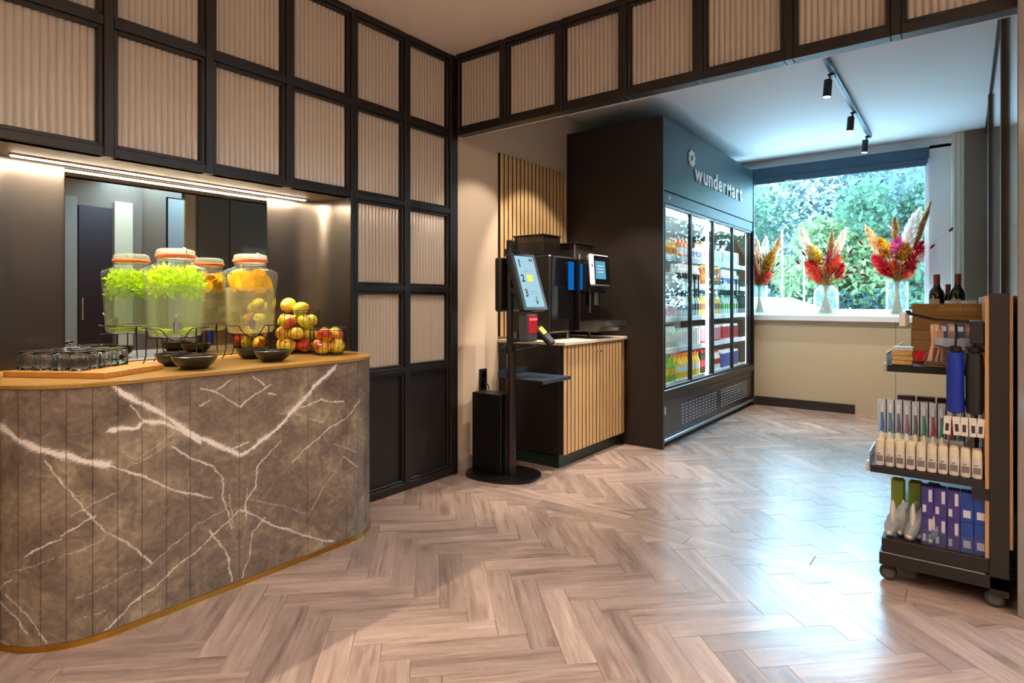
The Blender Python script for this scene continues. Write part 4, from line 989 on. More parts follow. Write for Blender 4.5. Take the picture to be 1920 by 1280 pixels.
def pm(rgb, rough=.3, **k):
    n = 'pk_%d_%d_%d' % tuple(rgb)
    if n not in MATS: P(n, rgb, rough, var=.05, vs_=40, **k)
    return n
LV = ['bottom', 'second', 'third', 'fourth', 'top']
BAY = ['first door', 'second door', 'third door', 'fourth door']
O_, Yl, Gn, Rd, Wh, Pk, Dk, Tl, Pu, Bl, Cl, Am = (240, 130, 20), (240, 200, 40), (120, 180, 50), (200, 30, 40), (236, 236, 232), (230, 150, 170), (40, 34, 34), (60, 140, 120), (120, 70, 140), (60, 90, 170), (190, 210, 196), (170, 90, 30)
STOCK = {  # (level, bay): list of (name, colour words, kind, body, label, cap, h, r)
 (0, 0): [('juice_bottle', 'orange juice bottle', 'bottle', O_, Yl, O_, .205, .032), ('juice_bottle', 'green juice bottle', 'bottle', Gn, Yl, Gn, .205, .032)],
 (0, 1): [('juice_bottle', 'yellow juice bottle with orange cap', 'bottle', Yl, Wh, O_, .215, .034)],
 (0, 2): [('soda_bottle', 'dark soda bottle with red label', 'bottle', Dk, Rd, Rd, .22, .032), ('soda_bottle', 'clear soda bottle with red cap', 'bottle', Wh, Rd, Rd, .2, .032)],
 (0, 3): [('soft_drink_can', 'purple drink can', 'can', Pu, Bl, Wh, .17, .031)],
 (1, 0): [('water_bottle', 'clear green water bottle with dark cap', 'bottle', Cl, Wh, Dk, .215, .032)],
 (1, 1): [('soft_drink_can', 'white slim drink can', 'can', Wh, Wh, Cl, .16, .030)],
 (1, 2): [('soft_drink_can', 'red drink can', 'can', Rd, Pk, Wh, .165, .032)],
 (1, 3): [('soft_drink_can', 'pink drink can', 'can', Pk, Rd, Wh, .165, .032)],
 (2, 0): [('yoghurt_cup', 'pink and white yoghurt cup', 'cup', Wh, Pk, Wh, .12, .036)],
 (2, 1): [('water_bottle', 'clear water bottle with black label', 'bottle', Cl, Dk, Dk, .215, .031)],
 (2, 2): [('tea_bottle', 'yellow ice tea bottle with green cap', 'bottle', Yl, Am, Tl, .215, .032)],
 (2, 3): [('tea_bottle', 'pale green tea bottle', 'bottle', Cl, Gn, Tl, .21, .032)],
 (3, 0): [('salad_cup', 'white snack cup with clear lid', 'cup', Wh, Wh, Cl, .1, .04)],
 (3, 1): [('smoothie_bottle', 'white smoothie bottle with dark print', 'bottle', Wh, Dk, Wh, .19, .03)],
 (3, 2): [('beer_bottle', 'amber bottle with orange label', 'bottle', Am, O_, Yl, .205, .03)],
 (3, 3): [('milk_carton', 'pale grey milk drink carton', 'carton', Wh, Bl, Wh, .19, .032)],
 (4, 0): [('wrapped_snack', 'white and lilac wrapped snack', 'pack', Wh, Pu, Wh, .12, .03), ('juice_shot', 'small orange juice shot', 'bottle', Yl, O_, Wh, .14, .022)],
 (4, 1): [('milk_carton', 'orange milk drink carton', 'carton', O_, Wh, Wh, .2, .032), ('wrapped_snack', 'white snack pack with blue print', 'pack', Wh, Bl, Wh, .11, .03)],
 (4, 2): [('juice_shot', 'slim orange topped juice bottle', 'bottle', Wh, Pk, O_, .2, .026), ('wrapped_snack', 'plain white snack box', 'pack', Wh, Wh, Wh, .13, .03)],
 (4, 3): [('wrapped_snack', 'tall white snack box', 'pack', Wh, Cl, Wh, .15, .03)],
}
rb = random.Random(5)
for (lv, bay), kinds in STOCK.items():
    y0, y1 = DY[bay] + .03, DY[bay + 1] - .03; z = ZS[lv]
    seg = (y1 - y0) / len(kinds)
    for ki, (nm, words, kind, cb, cl_, cc, h, r_) in enumerate(kinds):
        me_ = bottle_mesh(nm, pm(cb), pm(cl_, .5), pm(cc, .4), h, r_, kind)
        n = int(seg / (2 * r_ + .006)); pt = seg / n
        for row in range(2):
            for i in range(n):
                o = link(nm, me_, None, (-2.06 - r_ - row * (2 * r_ + .008), y0 + seg * ki + pt * (i + .5), z), (0, 0, rb.uniform(-.3, .3) if kind not in ('carton', 'pack') else 0))
                tag(o, f"{words}, {ORD[i]} from left, {('front', 'back')[row]} row, {LV[lv]} shelf, {BAY[bay]}", nm.split('_')[-1], f'{words} row, {LV[lv]} shelf, {BAY[bay]}')
# ================================================================== track lights in the shop
P('track_blue', (44, 70, 96), .35, metal=.5); P('spot_black', (36, 32, 32), .5); emit('spot_lens', (255, 226, 190), 25.)
tk = thing('lighting_track', 'dark ceiling track carrying the shop spotlights', 'track', (-.755, 5.2, 2.874))
MB().box(-.018, .018, -2.0, 1.72, -.03, -.0005, .002).build('rail', 'track_blue', tk)
MB().box(-.008, .008, -1.98, 1.70, -.0335, -.0302).build('groove', 'spot_black', tk)
for k, (y, lab, tgt, pw) in enumerate(((4.83, 'black cylinder spotlight on the track nearest the header', (-2.26, 4.0, .55), 130), (5.92, 'black cylinder spotlight in the middle of the track', (-1.0, 6.9, .2), 60), (6.86, 'black cylinder spotlight glowing at the track end by the window', (-1.0, 7.25, .5), 60))):
    t = thing('track_spotlight', lab, 'spotlight', (-.775, y, 2.84), 0, 'track spotlights in the shop')
    MB().box(-.012, .03, -.035, .035, -.012, .0035, .002).build('adapter', 'spot_black', t)
    MB().cyl((0, 0, -.012), (-.01, 0, -.035), .007, 10).build('stem', 'spot_black', t)
    Mx = Matrix.Translation((-.018, 0, -.09)) @ Matrix.Rotation(math.radians(4), 4, 'Y')
    MB().lathe([(.024, .062), (.028, .058), (.028, -.06), (.024, -.062)], 24, M=Mx, cap1=False).build('barrel', 'spot_black', t)
    MB().lathe([(.001, -.0625), (.0235, -.0625)], 24, M=Mx, cap0=False, cap1=False).build('lens', 'spot_lens', t)
    l = spot('spot_light', (-.79, y, 2.68), tgt, pw, 46 if k == 0 else 70, .7, WARM, .02); l.parent = t; l.matrix_parent_inverse = Matrix.Translation((.775, -y, -2.84))
# second short track near the coffee counter (behind the header)
t2 = thing('lighting_track', 'short ceiling track over the coffee counter', 'track', (-2.0, 3.6, 2.874))
MB().box(-.018, .018, -.4, .4, -.03, -.0005, .002).build('rail', 'track_blue', t2)
for k, (y, tgt, pw, an) in enumerate(((3.35, (-2.86, 3.30, .9), 40, 62), (3.62, (-2.74, 4.05, 1.2), 60, 58), (3.88, (-2.2, 4.05, .5), 75, 70))):
    t = thing('track_spotlight', ('black spotlight aimed at the beige wall', 'black spotlight aimed at the oak slat panel', 'black spotlight aimed at the slatted cabinet doors')[k], 'spotlight', (-2.0, y, 2.84), 0, 'track spotlights over the coffee counter')
    MB().box(-.012, .012, -.035, .035, -.012, .0035, .002).build('adapter', 'spot_black', t)
    MB().cyl((0, 0, -.012), (0, 0, -.03), .007, 10).build('stem', 'spot_black', t)
    Mx = Matrix.Translation((0, 0, -.09)); MB().lathe([(.024, .062), (.028, .058), (.028, -.06), (.024, -.062)], 24, M=Mx, cap1=False).build('barrel', 'spot_black', t)
    MB().lathe([(.001, -.0625), (.0235, -.0625)], 24, M=Mx, cap0=False, cap1=False).build('lens', 'spot_lens', t)
    l = spot('spot_light', (-2.0, y, 2.68), tgt, pw, an, .35, WARM, .02); l.parent = t; l.matrix_parent_inverse = Matrix.Translation((2.0, -y, -2.84))

# ================================================================== vases with dried flowers on the sill
thin_glass('vase_glass', (240, 248, 246), 1.5, body=(226, 236, 232), bodyfac=.10)
for nm, rgb in dict(plume_cream=(240, 214, 186), plume_sand=(226, 178, 128), plume_white=(246, 236, 228), plume_red=(196, 40, 52), plume_coral=(226, 84, 62), plume_pink=(214, 90, 150), plume_mustard=(206, 154, 34), plume_brown=(196, 146, 96), stem_straw=(190, 150, 96), bud_plum=(140, 36, 66)).items(): leafmat(nm, rgb, .45, .18)
SILL = 1.0485
def plume(parent, base, tip, R, mat, n=150, seed=0, droop=.0):
    """feathery grass head: fine strands round a tapering axis"""
    rr = random.Random(seed); b = Vector(base); t = Vector(tip); ax = (t - b); L = ax.length; ax.normalize()
    u = ax.orthogonal().normalized(); w = ax.cross(u); mb = MB()
    for k in range(n):
        f = rr.random() ** .9; a = rr.uniform(0, 2 * PI); r0 = R * math.sin(PI * min(1, .12 + f * .86)) ** .8
        p = b + ax * (L * f * .86) + Vector((0, 0, -droop * f * f * L)); d = (u * math.cos(a) + w * math.sin(a))
        e = p + ax * (L * .16) + d * r0 * rr.uniform(.6, 1.1); q = p + ax * (L * .07) + d * r0 * .62; s = ax.cross(d) * .0062
        mb.add([p, q + s, e, q - s], [(0, 1, 2, 3)])
    mb.tube([b, b + ax * L * .5, t], .003, 5)
    return mb.build('plume', mat, parent, smooth=False)
def bouquet(x, y, label, vlabel, vr, vh, neck, heads, buds, seed):
    rr = random.Random(seed); KX, KZ = .66, .9
    heads = [(a * KX, b, c * KZ, d * KX, e, f * KZ, R * 1.35, m) for a, b, c, d, e, f, R, m in heads]; buds = [(a * .7, c * KZ, m) for a, c, m in buds]
    vz = thing('glass_vase', vlabel, 'vase', (x, y, SILL), 0, 'glass vases on the window sill')
    pr = [(.001, 0), (vr * .86, 0), (vr * .95, .012), (vr, .03)]
    if neck: pr += [(vr, vh * .72), (vr * .93, vh * .86), (vr * .6, vh * .94), (vr * .56, vh * .97), (vr * .6, vh)]
    else: pr += [(vr * 1.0, vh * .6), (vr * 1.0, vh)]
    MB().lathe(pr, 36, cap0=False, cap1=False).build('glass_body', 'vase_glass', vz, ang=60)
    MB().lathe([(.001, .004), (vr * .84, .004), (vr * .84, .016), (.001, .016)], 28, cap0=False, cap1=False).build('glass_foot', 'vase_glass', vz)
    bq = thing('dried_flower_bouquet', label, 'bouquet', (x, y, SILL + .02), 0, 'dried flower bouquets in the window')
    stems = MB()
    for (dx, dy, zb, dx2, dy2, zt, R, mat) in heads:
        plume(bq, (dx, dy, zb), (dx2, dy2, zt), R, mat, 330, rr.randint(0, 999))
        a = rr.uniform(0, 2 * PI); q = vr * .45 * rr.random()
        stems.tube([(q * math.cos(a), q * math.sin(a), .0), (dx * .12, dy * .12, vh * .95), (dx, dy, zb)], .0032, 5)
    for k in range(85):
        a = rr.uniform(0, 2 * PI); q = vr * .55 * rr.random(); sp_ = rr.uniform(.02, .24); a2 = rr.uniform(0, 2 * PI); zt = rr.uniform(vh + .05, vh + .34)
        stems.tube([(q * math.cos(a), q * math.sin(a), 0), (-q * .4 * math.cos(a), -q * .4 * math.sin(a), vh * .9), (sp_ * math.cos(a2), sp_ * .5 * math.sin(a2), zt)], .0030, 4)
    o = stems.build('stems', 'stem_straw', bq); o['kind'] = 'stuff'
    for (dx, dz, mat) in buds:
        MB().tube([(0, 0, vh), (dx * .5, 0, vh + (dz - vh) * .62), (dx, 0, dz)], .0016, 4).build('bud_stem', 'stem_straw', bq)
        mb = MB(); v = Vector((dx, 0, dz - vh)).normalized(); mb.tube([Vector((dx, 0, dz)), Vector((dx, 0, dz)) + v * .02, Vector((dx, 0, dz)) + v * .045, Vector((dx, 0, dz)) + v * .06], .01, 7, rs=[.004, .012, .011, .002]); mb.build('bud', mat, bq)
    fl = MB()
    for k in range(60):
        a = rr.uniform(0, 2 * PI); q = .17 * math.sqrt(rr.random()); fl.sphere((q * math.cos(a), q * .6 * math.sin(a), rr.uniform(vh + .06, vh + .36)), rr.uniform(.007, .013), 7, 5, mi=k % 3)
    o = fl.build('small_blossoms', ['plume_coral', 'bud_plum', 'plume_red'], bq); o['kind'] = 'stuff'
bouquet(-1.224, 7.36, 'dried pampas and coral flowers in the round glass jar', 'round shouldered clear glass jar vase on the sill', .125, .33, True,
    [(-.20, .0, .62, -.40, 0, 1.08, .05, 'plume_cream'), (-.08, .03, .62, -.30, 0, .86, .075, 'plume_mustard'), (.08, 0, .62, .30, 0, 1.04, .045, 'plume_cream'), (.03, 0, .60, .10, 0, 1.02, .03, 'plume_brown'),
     (-.06, -.04, .36, -.32, -.04, .66, .07, 'plume_coral'), (-.10, .03, .40, -.26, 0, .74, .05, 'plume_red'), (.03, 0, .56, .07, 0, .82, .035, 'plume_pink'), (.05, -.03, .46, .20, 0, .72, .06, 'plume_coral'), (.14, .02, .42, .26, 0, .62, .05, 'plume_red'), (0, .03, .40, .02, .02, .66, .06, 'plume_coral'), (.06, .04, .56, .2, .04, .9, .04, 'plume_sand')],
    [(-.38, .62, 'bud_plum'), (-.30, .72, 'bud_plum'), (.32, .72, 'bud_plum'), (.3, .48, 'bud_plum')], 1)
bouquet(-.56, 7.36, 'tall dried bouquet with red plumes nearest the wine bottles', 'straight clear glass cylinder vase holding the red bouquet', .10, .36, False,
    [(-.16, 0, .60, -.44, 0, 1.06, .05, 'plume_sand'), (.10, 0, .66, .30, 0, 1.22, .055, 'plume_white'), (.2, .02, .7, .44, 0, 1.28, .028, 'plume_brown'), (-.02, 0, .80, -.03, 0, 1.14, .035, 'plume_brown'), (.06, .03, .66, .22, .02, 1.16, .05, 'plume_white'),
     (-.06, -.03, .42, -.34, -.04, .70, .075, 'plume_red'), (-.08, 0, .44, -.24, 0, .62, .06, 'plume_red'), (-.10, .03, .66, -.24, 0, .90, .07, 'plume_mustard'), (.0, -.03, .62, .02, -.03, .90, .075, 'plume_pink'), (.06, -.04, .6, .14, -.04, .82, .07, 'plume_mustard'), (.12, .0, .48, .34, 0, .84, .08, 'plume_red'), (.06, .02, .40, .24, 0, .6, .06, 'plume_coral'), (-.02, 0, .40, -.04, 0, .64, .05, 'plume_coral')],
    [(.62, .92, 'bud_plum'), (.40, .74, 'bud_plum'), (-.40, .46, 'bud_plum'), (-.44, .82, 'bud_plum'), (-.5, .54, 'bud_plum')], 2)
bouquet(-1.93, 7.36, 'dried bouquet half hidden behind the drinks cooler', 'slim clear glass vase beside the drinks cooler', .09, .34, False,
    [(.05, 0, .6, .12, 0, 1.0, .045, 'plume_white'), (-.1, 0, .5, -.3, 0, .95, .05, 'plume_red'), (.12, 0, .52, .36, 0, 1.0, .045, 'plume_sand'), (.06, -.03, .5, .22, -.03, .80, .08, 'plume_mustard'), (-.02, 0, .6, -.06, 0, 1.0, .04, 'plume_cream'), (.06, 0, .36, .16, 0, .6, .06, 'plume_coral'), (-.05, 0, .36, -.1, 0, .64, .06, 'plume_coral'), (.1, -.03, .55, .2, -.03, .68, .05, 'plume_red')],
    [(.26, .6, 'bud_plum')], 3)

# ================================================================== shelf rack with toiletries
P('rack_black', (33, 28, 27), .5, var=.1); wood('rack_oak', (176, 128, 80), (204, 156, 104), (218, 174, 124), rough=.5, stretch=(30, 30, 2)); P('highlight_line', (190, 190, 190), .3, metal=.8); P('rubber_dark', (44, 42, 42), .6); P('wheel_grey', (92, 90, 90), .4)
thin_glass('acrylic', (236, 242, 246), 1.49); P('acrylic_edge', (214, 226, 236), .25); P('tag_white', (226, 220, 212), .5); P('tag_ink', (60, 54, 54), .6)
RX, RY0, RY1 = .077, 2.985, 4.25
rk = thing('display_rack', 'black shelf rack on castors with oak back panel by the sliding panels', 'rack', (0, 3.6, 0))
def rb_(a, b, c, d, e, f, bv=.0): return MB().box(a, b, c - 3.6, d - 3.6, e, f, bv)
for y in (RY0, RY1 - .04): rb_(RX, .138, y, y + .04, .05, 1.231, .002).build('upright', 'rack_black', rk)
rb_(RX + .003, .135, RY0 + .0402, RY1 - .0402, .26, 1.22).build('core_panel', 'rack_black', rk)
rb_(RX - .013, RX + .0025, RY0 + .006, RY1 - .006, .19, 1.222, .001).build('back_panel', 'rack_oak', rk)
rb_(.1355, .149, RY0 + .006, RY1 - .006, .24, 1.222, .001).build('back_panel', 'rack_oak', rk)
rb_(-.292, .138, RY0, RY1, .075, .126, .002).build('base_plinth', 'rack_black', rk)
rb_(-.29, .065, RY0 - .0008, RY0 + .001, .1265, .1305).build('plinth_highlight', 'highlight_line', rk)  # pale strip standing in for the highlight between plinth and deck
rb_(-.283, RX - .0005, RY0, RY1, .131, .189, .002).build('base_deck', 'rack_black', rk)
def shelf(z, xl, y0, y1, nm='shelf'):
    s = rb_(xl, RX - .014, y0, y1, z - .03, z - .0005, .002).build(nm, 'rack_black', rk)
    rb_(RX - .055, RX + .0, y0, y0 + .004, z - .075, z - .031).build('bracket', 'rack_black', s)
    rb_(xl - .004, xl - .0005, y0 + .006, y1, z - .03, z + .055).build('acrylic_front', 'acrylic', s)
    rb_(xl - .0045, xl, y0 + .006, y1, z + .0555, z + .059).build('acrylic_edge', 'acrylic_edge', s)
    for k in range(5):
        yy = y0 + .03 + k * .22
        if yy + .05 < y1: rb_(xl - .022, xl - .0046, yy, yy + .055, z - .036, z + .006, .003).build('price_tag', 'tag_white', s)
    return s
shelf(.494, -.325, RY0, RY1); shelf(.90, -.29, RY0 + .32, RY1)
SH1, SH2, SH3 = .19, .4945, .9005
# castors
for (x, y, lab) in ((-.262, RY0 + .045, 0), (.095, RY0 + .03, 1), (-.262, RY1 - .05, 0), (.095, RY1 - .05, 1)):
    c = MB().box(x - .018, x + .018, y - .02 - 3.6, y + .02 - 3.6, .05, .0745, .003).build('castor', 'rubber_dark', rk)
    MB().lathe([(.012, -.012), (.030, -.012), (.033, -.008), (.033, .008), (.030, .012), (.012, .012)], 24, M=Matrix.Translation((x, y - 3.6, .0335)) @ Matrix.Rotation(PI / 2, 4, 'X'), cap0=True).build('wheel', 'rubber_dark', c)
    MB().lathe([(.001, .0125), (.02, .0125), (.022, .0122)], 20, M=Matrix.Translation((x, y - 3.6, .0335)) @ Matrix.Rotation(PI / 2, 4, 'X'), cap0=False, cap1=False).build('hub', 'wheel_grey', c)
# hooks
P('hook_dark', (50, 50, 54), .35, metal=.6)
for k in range(5):
    y = RY0 + .05 + k * .05
    h_ = MB().tube([(RX - .013, y - 3.6, 1.112), (-.10, y - 3.6, 1.122), (-.19, y - 3.6, 1.145), (-.2, y - 3.6, 1.16)], .0028, 6).build('hook', 'hook_dark', rk)
    rb_(-.222, -.2, y - .02, y + .02, 1.095, 1.15, .001).build('price_tag', 'tag_white', h_)
rb_(RX - .06, RX - .0135, RY0 + .02, RY0 + .32, 1.03, 1.12, .004).build('hook_bar', 'rack_black', rk)
# ---- goods ---------------------------------------------------------
def row(mesh, name, label, cat, group, x0, x1, n, y, z, rz=0., jit=.0, labf=None):
    for k in range(n):
        o = link(name, mesh, None, (x0 + (x1 - x0) * (k + .5) / n, y, z), (0, 0, rz + rb.uniform(-jit, jit))); tag(o, label.replace('#', ORD[k]), cat, group)
def mats(*c): return [pm(x) for x in c]
# white cosmetic tubes, upper-front row
P('tube_white', (214, 206, 200), .35, var=.05); P('tube_cap', (226, 216, 186), .35); P('print_grey', (120, 112, 110), .5); P('print_green', (130, 160, 70), .5); thin_glass('bag_clear', (235, 240, 245), 1.45, body=(222, 230, 238), bodyfac=.6)
def bottle_small():
    mb = MB(); mb.lathe([(.0155, 0), (.0175, .003), (.0175, .07), (.016, .082)], 16, cap1=False); mb.lathe([(.0165, .08), (.0165, .098), (.015, .108), (.01, .112)], 16, mi=1)
    mb.box(-.012, .012, -.0182, -.0176, .02, .045, 0, 2); mb.box(-.008, .004, -.0182, -.0177, .05, .056, 0, 3); return mb.mesh('mini_bottle', ['tube_white', 'tube_cap', 'print_grey', 'print_green'])
bs = bottle_small()
row(bs, 'mini_bottle', 'white travel bottle, # from the shelf edge, front row, middle rack shelf', 'bottle', 'white travel bottles, front row', -.31, .058, 10, RY0 + .024, SH2)
row(bs, 'mini_bottle', 'white travel bottle, # from the shelf edge, second row, middle rack shelf', 'bottle', 'white travel bottles, second row', -.31, .058, 10, RY0 + .064, SH2)
cn = MB().lathe([(.014, 0), (.016, .003), (.016, .085), (.013, .1), (.006, .128), (.004, .132)], 14).mesh('cream_cone', 'tube_cap')
row(cn, 'pump_bottle', 'cream pointed bottle, # from the shelf edge, behind the white travel bottles', 'bottle', 'pointed cream bottles', -.31, -.06, 8, RY0 + .104, SH2)
bx_ = MB().box(-.024, .024, -.02, .02, 0, .115, .001).box(-.0243, .0243, -.0203, .0203, .07, .1, 0, 1).box(-.0243, .0243, -.0203, .0203, .02, .03, 0, 2).mesh('soap_box', mats((200, 214, 224), (226, 120, 90), (180, 190, 80)))
row(bx_, 'toiletry_box', 'pastel toiletry box with orange band, # from the shelf edge, behind pointed bottles', 'box', 'pastel toiletry boxes', -.315, .0, 6, RY0 + .148, SH2)
brush_cols = [((70, 120, 190), 'blue'), ((90, 140, 170), 'teal'), ((120, 110, 150), 'lilac'), ((170, 120, 150), 'pink'), ((120, 110, 110), 'grey'), ((80, 150, 130), 'green'), ((200, 80, 90), 'red'), ((90, 150, 140), 'sea green'), ((190, 90, 100), 'rose'), ((100, 140, 140), 'slate'), ((150, 150, 150), 'silver')]
for k, (c, w) in enumerate(brush_cols):
    mb = MB(); mb.tube([(0, 0, .0), (.003, 0, .06), (-.003, 0, .1), (.003, 0, .14), (0, 0, .19), (0, 0, .2)], .006, 8, rs=[.006, .0085, .006, .0075, .004, .004]); mb.box(-.007, .007, -.004, .004, .2, .24, .002, 1); mb.box(-.018, .018, .006, .007, .0, .26, 0, 2)
    o = mb.build('toothbrush', mats(c, (220, 228, 236), (196, 208, 220)), None, (-.30 + k * .0315, RY0 + .198, SH2)); tag(o, f'carded {w} toothbrush standing on the middle rack shelf', 'toothbrush', 'toothbrushes on the middle shelf')
rz_ = MB().box(-.03, .03, -.012, .012, 0, .20, .002).box(-.0303, .0303, -.0123, .0123, .15, .19, 0, 1).box(-.0303, .0303, -.0123, .0123, .1, .12, 0, 2).mesh('blister', mats((60, 70, 110), (220, 200, 180), (40, 50, 80)))
row(rz_, 'blister_pack', 'navy and cream blister pack, # from the shelf edge, behind the toothbrushes', 'pack', 'navy blister packs', -.26, .05, 5, RY0 + .26, SH2)
rc = MB().box(-.036, .036, -.025, .025, 0, .24, .002).box(-.0363, .0363, -.0253, .0253, .19, .235, 0, 1).box(-.0363, .0363, -.0253, .0253, .12, .15, 0, 2).mesh('care_box', mats((150, 40, 40), (70, 64, 70), (190, 50, 46)))
row(rc, 'care_box', 'dark red care box, # from the edge, behind the navy blister packs', 'box', 'dark red care boxes', -.27, .05, 4, RY0 + .36, SH2)
row(rc, 'care_box', 'dark red care box, # from the edge, far end of middle shelf', 'box', 'dark red care boxes at the far end', -.27, .05, 4, RY0 + .56, SH2)
# card strip tags hanging below umbrellas
cg = MB().box(-.012, .012, -.0008, .0008, -.075, 0, 0).box(-.006, .006, -.0012, -.0008, -.06, -.03, 0, 1).mesh('hang_tag', ['tag_white', 'tag_ink'])
for k in range(5):
    o = link('hang_tag', cg, None, (-.055 + k * .027, RY0 + .012, .735), (0, rb.uniform(-.06, .06), 0)); tag(o, f'cream swing tag with barcode, {ORD[k]} from left, hanging below the umbrellas', 'tag', 'swing tags on the rack')
# umbrellas
def umbrella(x, mat, label):
    t = thing('folded_umbrella', label, 'umbrella', (x, RY0 + .04, .745), 0, 'folded umbrellas on the hooks')
    MB().lathe([(.012, 0), (.026, .006), (.029, .03), (.029, .2), (.026, .245), (.018, .25)], 20, rib=(6, .035, .02)).build('sleeve', mat, t)
    MB().lathe([(.018, .25), (.022, .252), (.022, .27), (.012, .275)], 18).build('handle', 'satin_black', t)
    MB().tube([(0, 0, .275), (.003, 0, .32), (0, 0, .365)], .004, 6).build('strap', 'satin_black', t)
P('nylon_blue', (18, 50, 160), .45, var=.15, vs_=25, bump=.3); P('nylon_black', (30, 29, 26), .5, var=.15, vs_=25, bump=.3)
umbrella(-.030, 'nylon_blue', 'royal blue folded umbrella hanging from a rack hook'); umbrella(.032, 'nylon_black', 'black folded umbrella hanging from a rack hook')
# eye masks and cards on hooks
P('mask_grey', (150, 158, 168), .5); P('mask_navy', (40, 54, 84), .5); P('card_peach', (206, 160, 134), .6); P('card_blue', (36, 88, 140), .5)
for k, (x, y, lab) in enumerate(((-.05, RY0 + .075, 'grey sleep mask hanging beside the blue umbrella'), (.035, RY0 + .085, 'grey sleep mask hanging behind the black umbrella'))):
    t = thing('sleep_mask', lab, 'mask', (x, y, 1.0), 0, 'sleep masks on the hooks')
    MB().prism([(-.052, 0), (.05, .02), (.052, .05), (-.048, .045)], -.008, .008, axis='x', M=Matrix.Rotation(PI / 2, 4, 'Z')).build('mask_body', 'mask_grey', t)
    MB().prism([(-.05, -.014), (.045, .014), (.05, .02), (-.052, 0)], -.007, .007, axis='x', M=Matrix.Rotation(PI / 2, 4, 'Z')).build('mask_trim', 'mask_navy', t)
for k in range(6):
    o = MB().box(-.014, .014, -.001, .001, -.10, 0).box(-.009, .009, -.0014, -.001, -.03, -.01, 0, 1).build('accessory_card', ['card_peach' if k % 2 == 0 else 'card_blue', 'tag_white'], None, (-.10 + k * .029, RY0 + .105 + .012 * (k % 3), 1.105))
    tag(o, ('peach' if k % 2 == 0 else 'blue') + f' accessory card, {ORD[k // 2]} of its colour from left, on the rack hooks', 'card', 'peach accessory cards' if k % 2 == 0 else 'blue accessory cards')
for k in range(4):
    o = MB().tube([(0, 0, 0), (rb.uniform(-.01, .01), 0, -.07), (rb.uniform(-.02, .02), 0, -.15)], .004, 6).build('shoe_lace', 'card_peach', None, (-.112 + k * .012, RY0 + .06 + k * .013, 1.10)); tag(o, f'pale beige shoelace, {ORD[k]} from left, hanging from the rack hooks', 'lace', 'shoelaces on the hooks')
# boxes on the upper shelf
P('kraft_gold', (150, 110, 46), .45, var=.06); P('kraft_light', (168, 128, 66), .5); P('gold_print', (196, 166, 104), .4)
def gift(name, x0, x1, y0, y1, z0, z1, mat, label):
    t = thing(name, label, 'box', ((x0 + x1) / 2, (y0 + y1) / 2, z0))
    a, b, h = (x1 - x0) / 2, (y1 - y0) / 2, z1 - z0
    MB().box(-a, a, -b, b, 0, h * .55, .002).build('tray', mat, t); MB().box(-a - .001, a + .001, -b - .001, b + .001, h * .552, h, .002).build('lid', mat, t); return t, a, b, h
gift('gift_box', -.21, .06, 3.60, 3.86, SH3 + .05, SH3 + .155, 'kraft_light', 'light brown gift box under the gold printed box')
t, a, b, h = gift('gift_box', -.21, .062, 3.60, 3.86, SH3 + .1555, SH3 + .288, 'kraft_gold', 'golden brown gift box with pale script on the rack top')
me_ = text_mesh('Donabelle', .036, .0003, 'gold_print', .25); o = link('printed_name', me_, t, (-.03, -b - .0016, h * .74), (PI / 2, 0, 0))
t, a, b, h = gift('chocolate_box', -.225, .05, 3.58, 3.84, SH3 + .0003, SH3 + .0495, 'scan_red', 'red and black striped sweets box below the gift boxes')
P('stripe_pink', (226, 96, 84), .4)
for k in range(6): MB().box(-.012, .012, -b - .0025, -b - .0012, .004, .03, M=Matrix.Translation((-.11 + k * .04, 0, 0)) @ Matrix.Rotation(0, 4, 'X')).build('stripe', 'stripe_pink', t)
# things lying on upper shelf front
P('foil_yellow', (226, 190, 120), .4); P('foil_white', (236, 230, 222), .4)
for k in range(4):
    o = MB().box(-.042, .042, -.035, .035, 0, .021, .004).build('snack_bar', 'foil_yellow' if k < 3 else 'foil_white', None, (-.235 + .004 * (k % 2), 3.36 + .004 * k, SH3 + .0003 + k * .0215)); tag(o, ('yellow' if k < 3 else 'white') + f' wrapped bar, {ORD[k]} from the bottom of the stack at the shelf front', 'bar', 'stack of wrapped bars')
P('sachet_dark', (52, 62, 76), .35, var=.3, vs_=60); P('sachet_tan', (196, 170, 120), .4)
for k in range(10):
    o = MB().box(-.085, .085, -.05, .05, 0, .0075, .002).box(-.0852, .0852, -.0505, -.0498, .002, .0055, 0, 1).build('sachet', ['sachet_dark', 'sachet_tan'], None, (-.06 + rb.uniform(-.006, .006), 3.37 + rb.uniform(-.004, .004), SH3 + .0003 + k * .0079)); o.rotation_euler = (0, 0, rb.uniform(-.05, .05)); tag(o, f'dark flat sachet, {ORD[k]} from the bottom of the pile beside wrapped bars', 'sachet', 'pile of dark sachets')
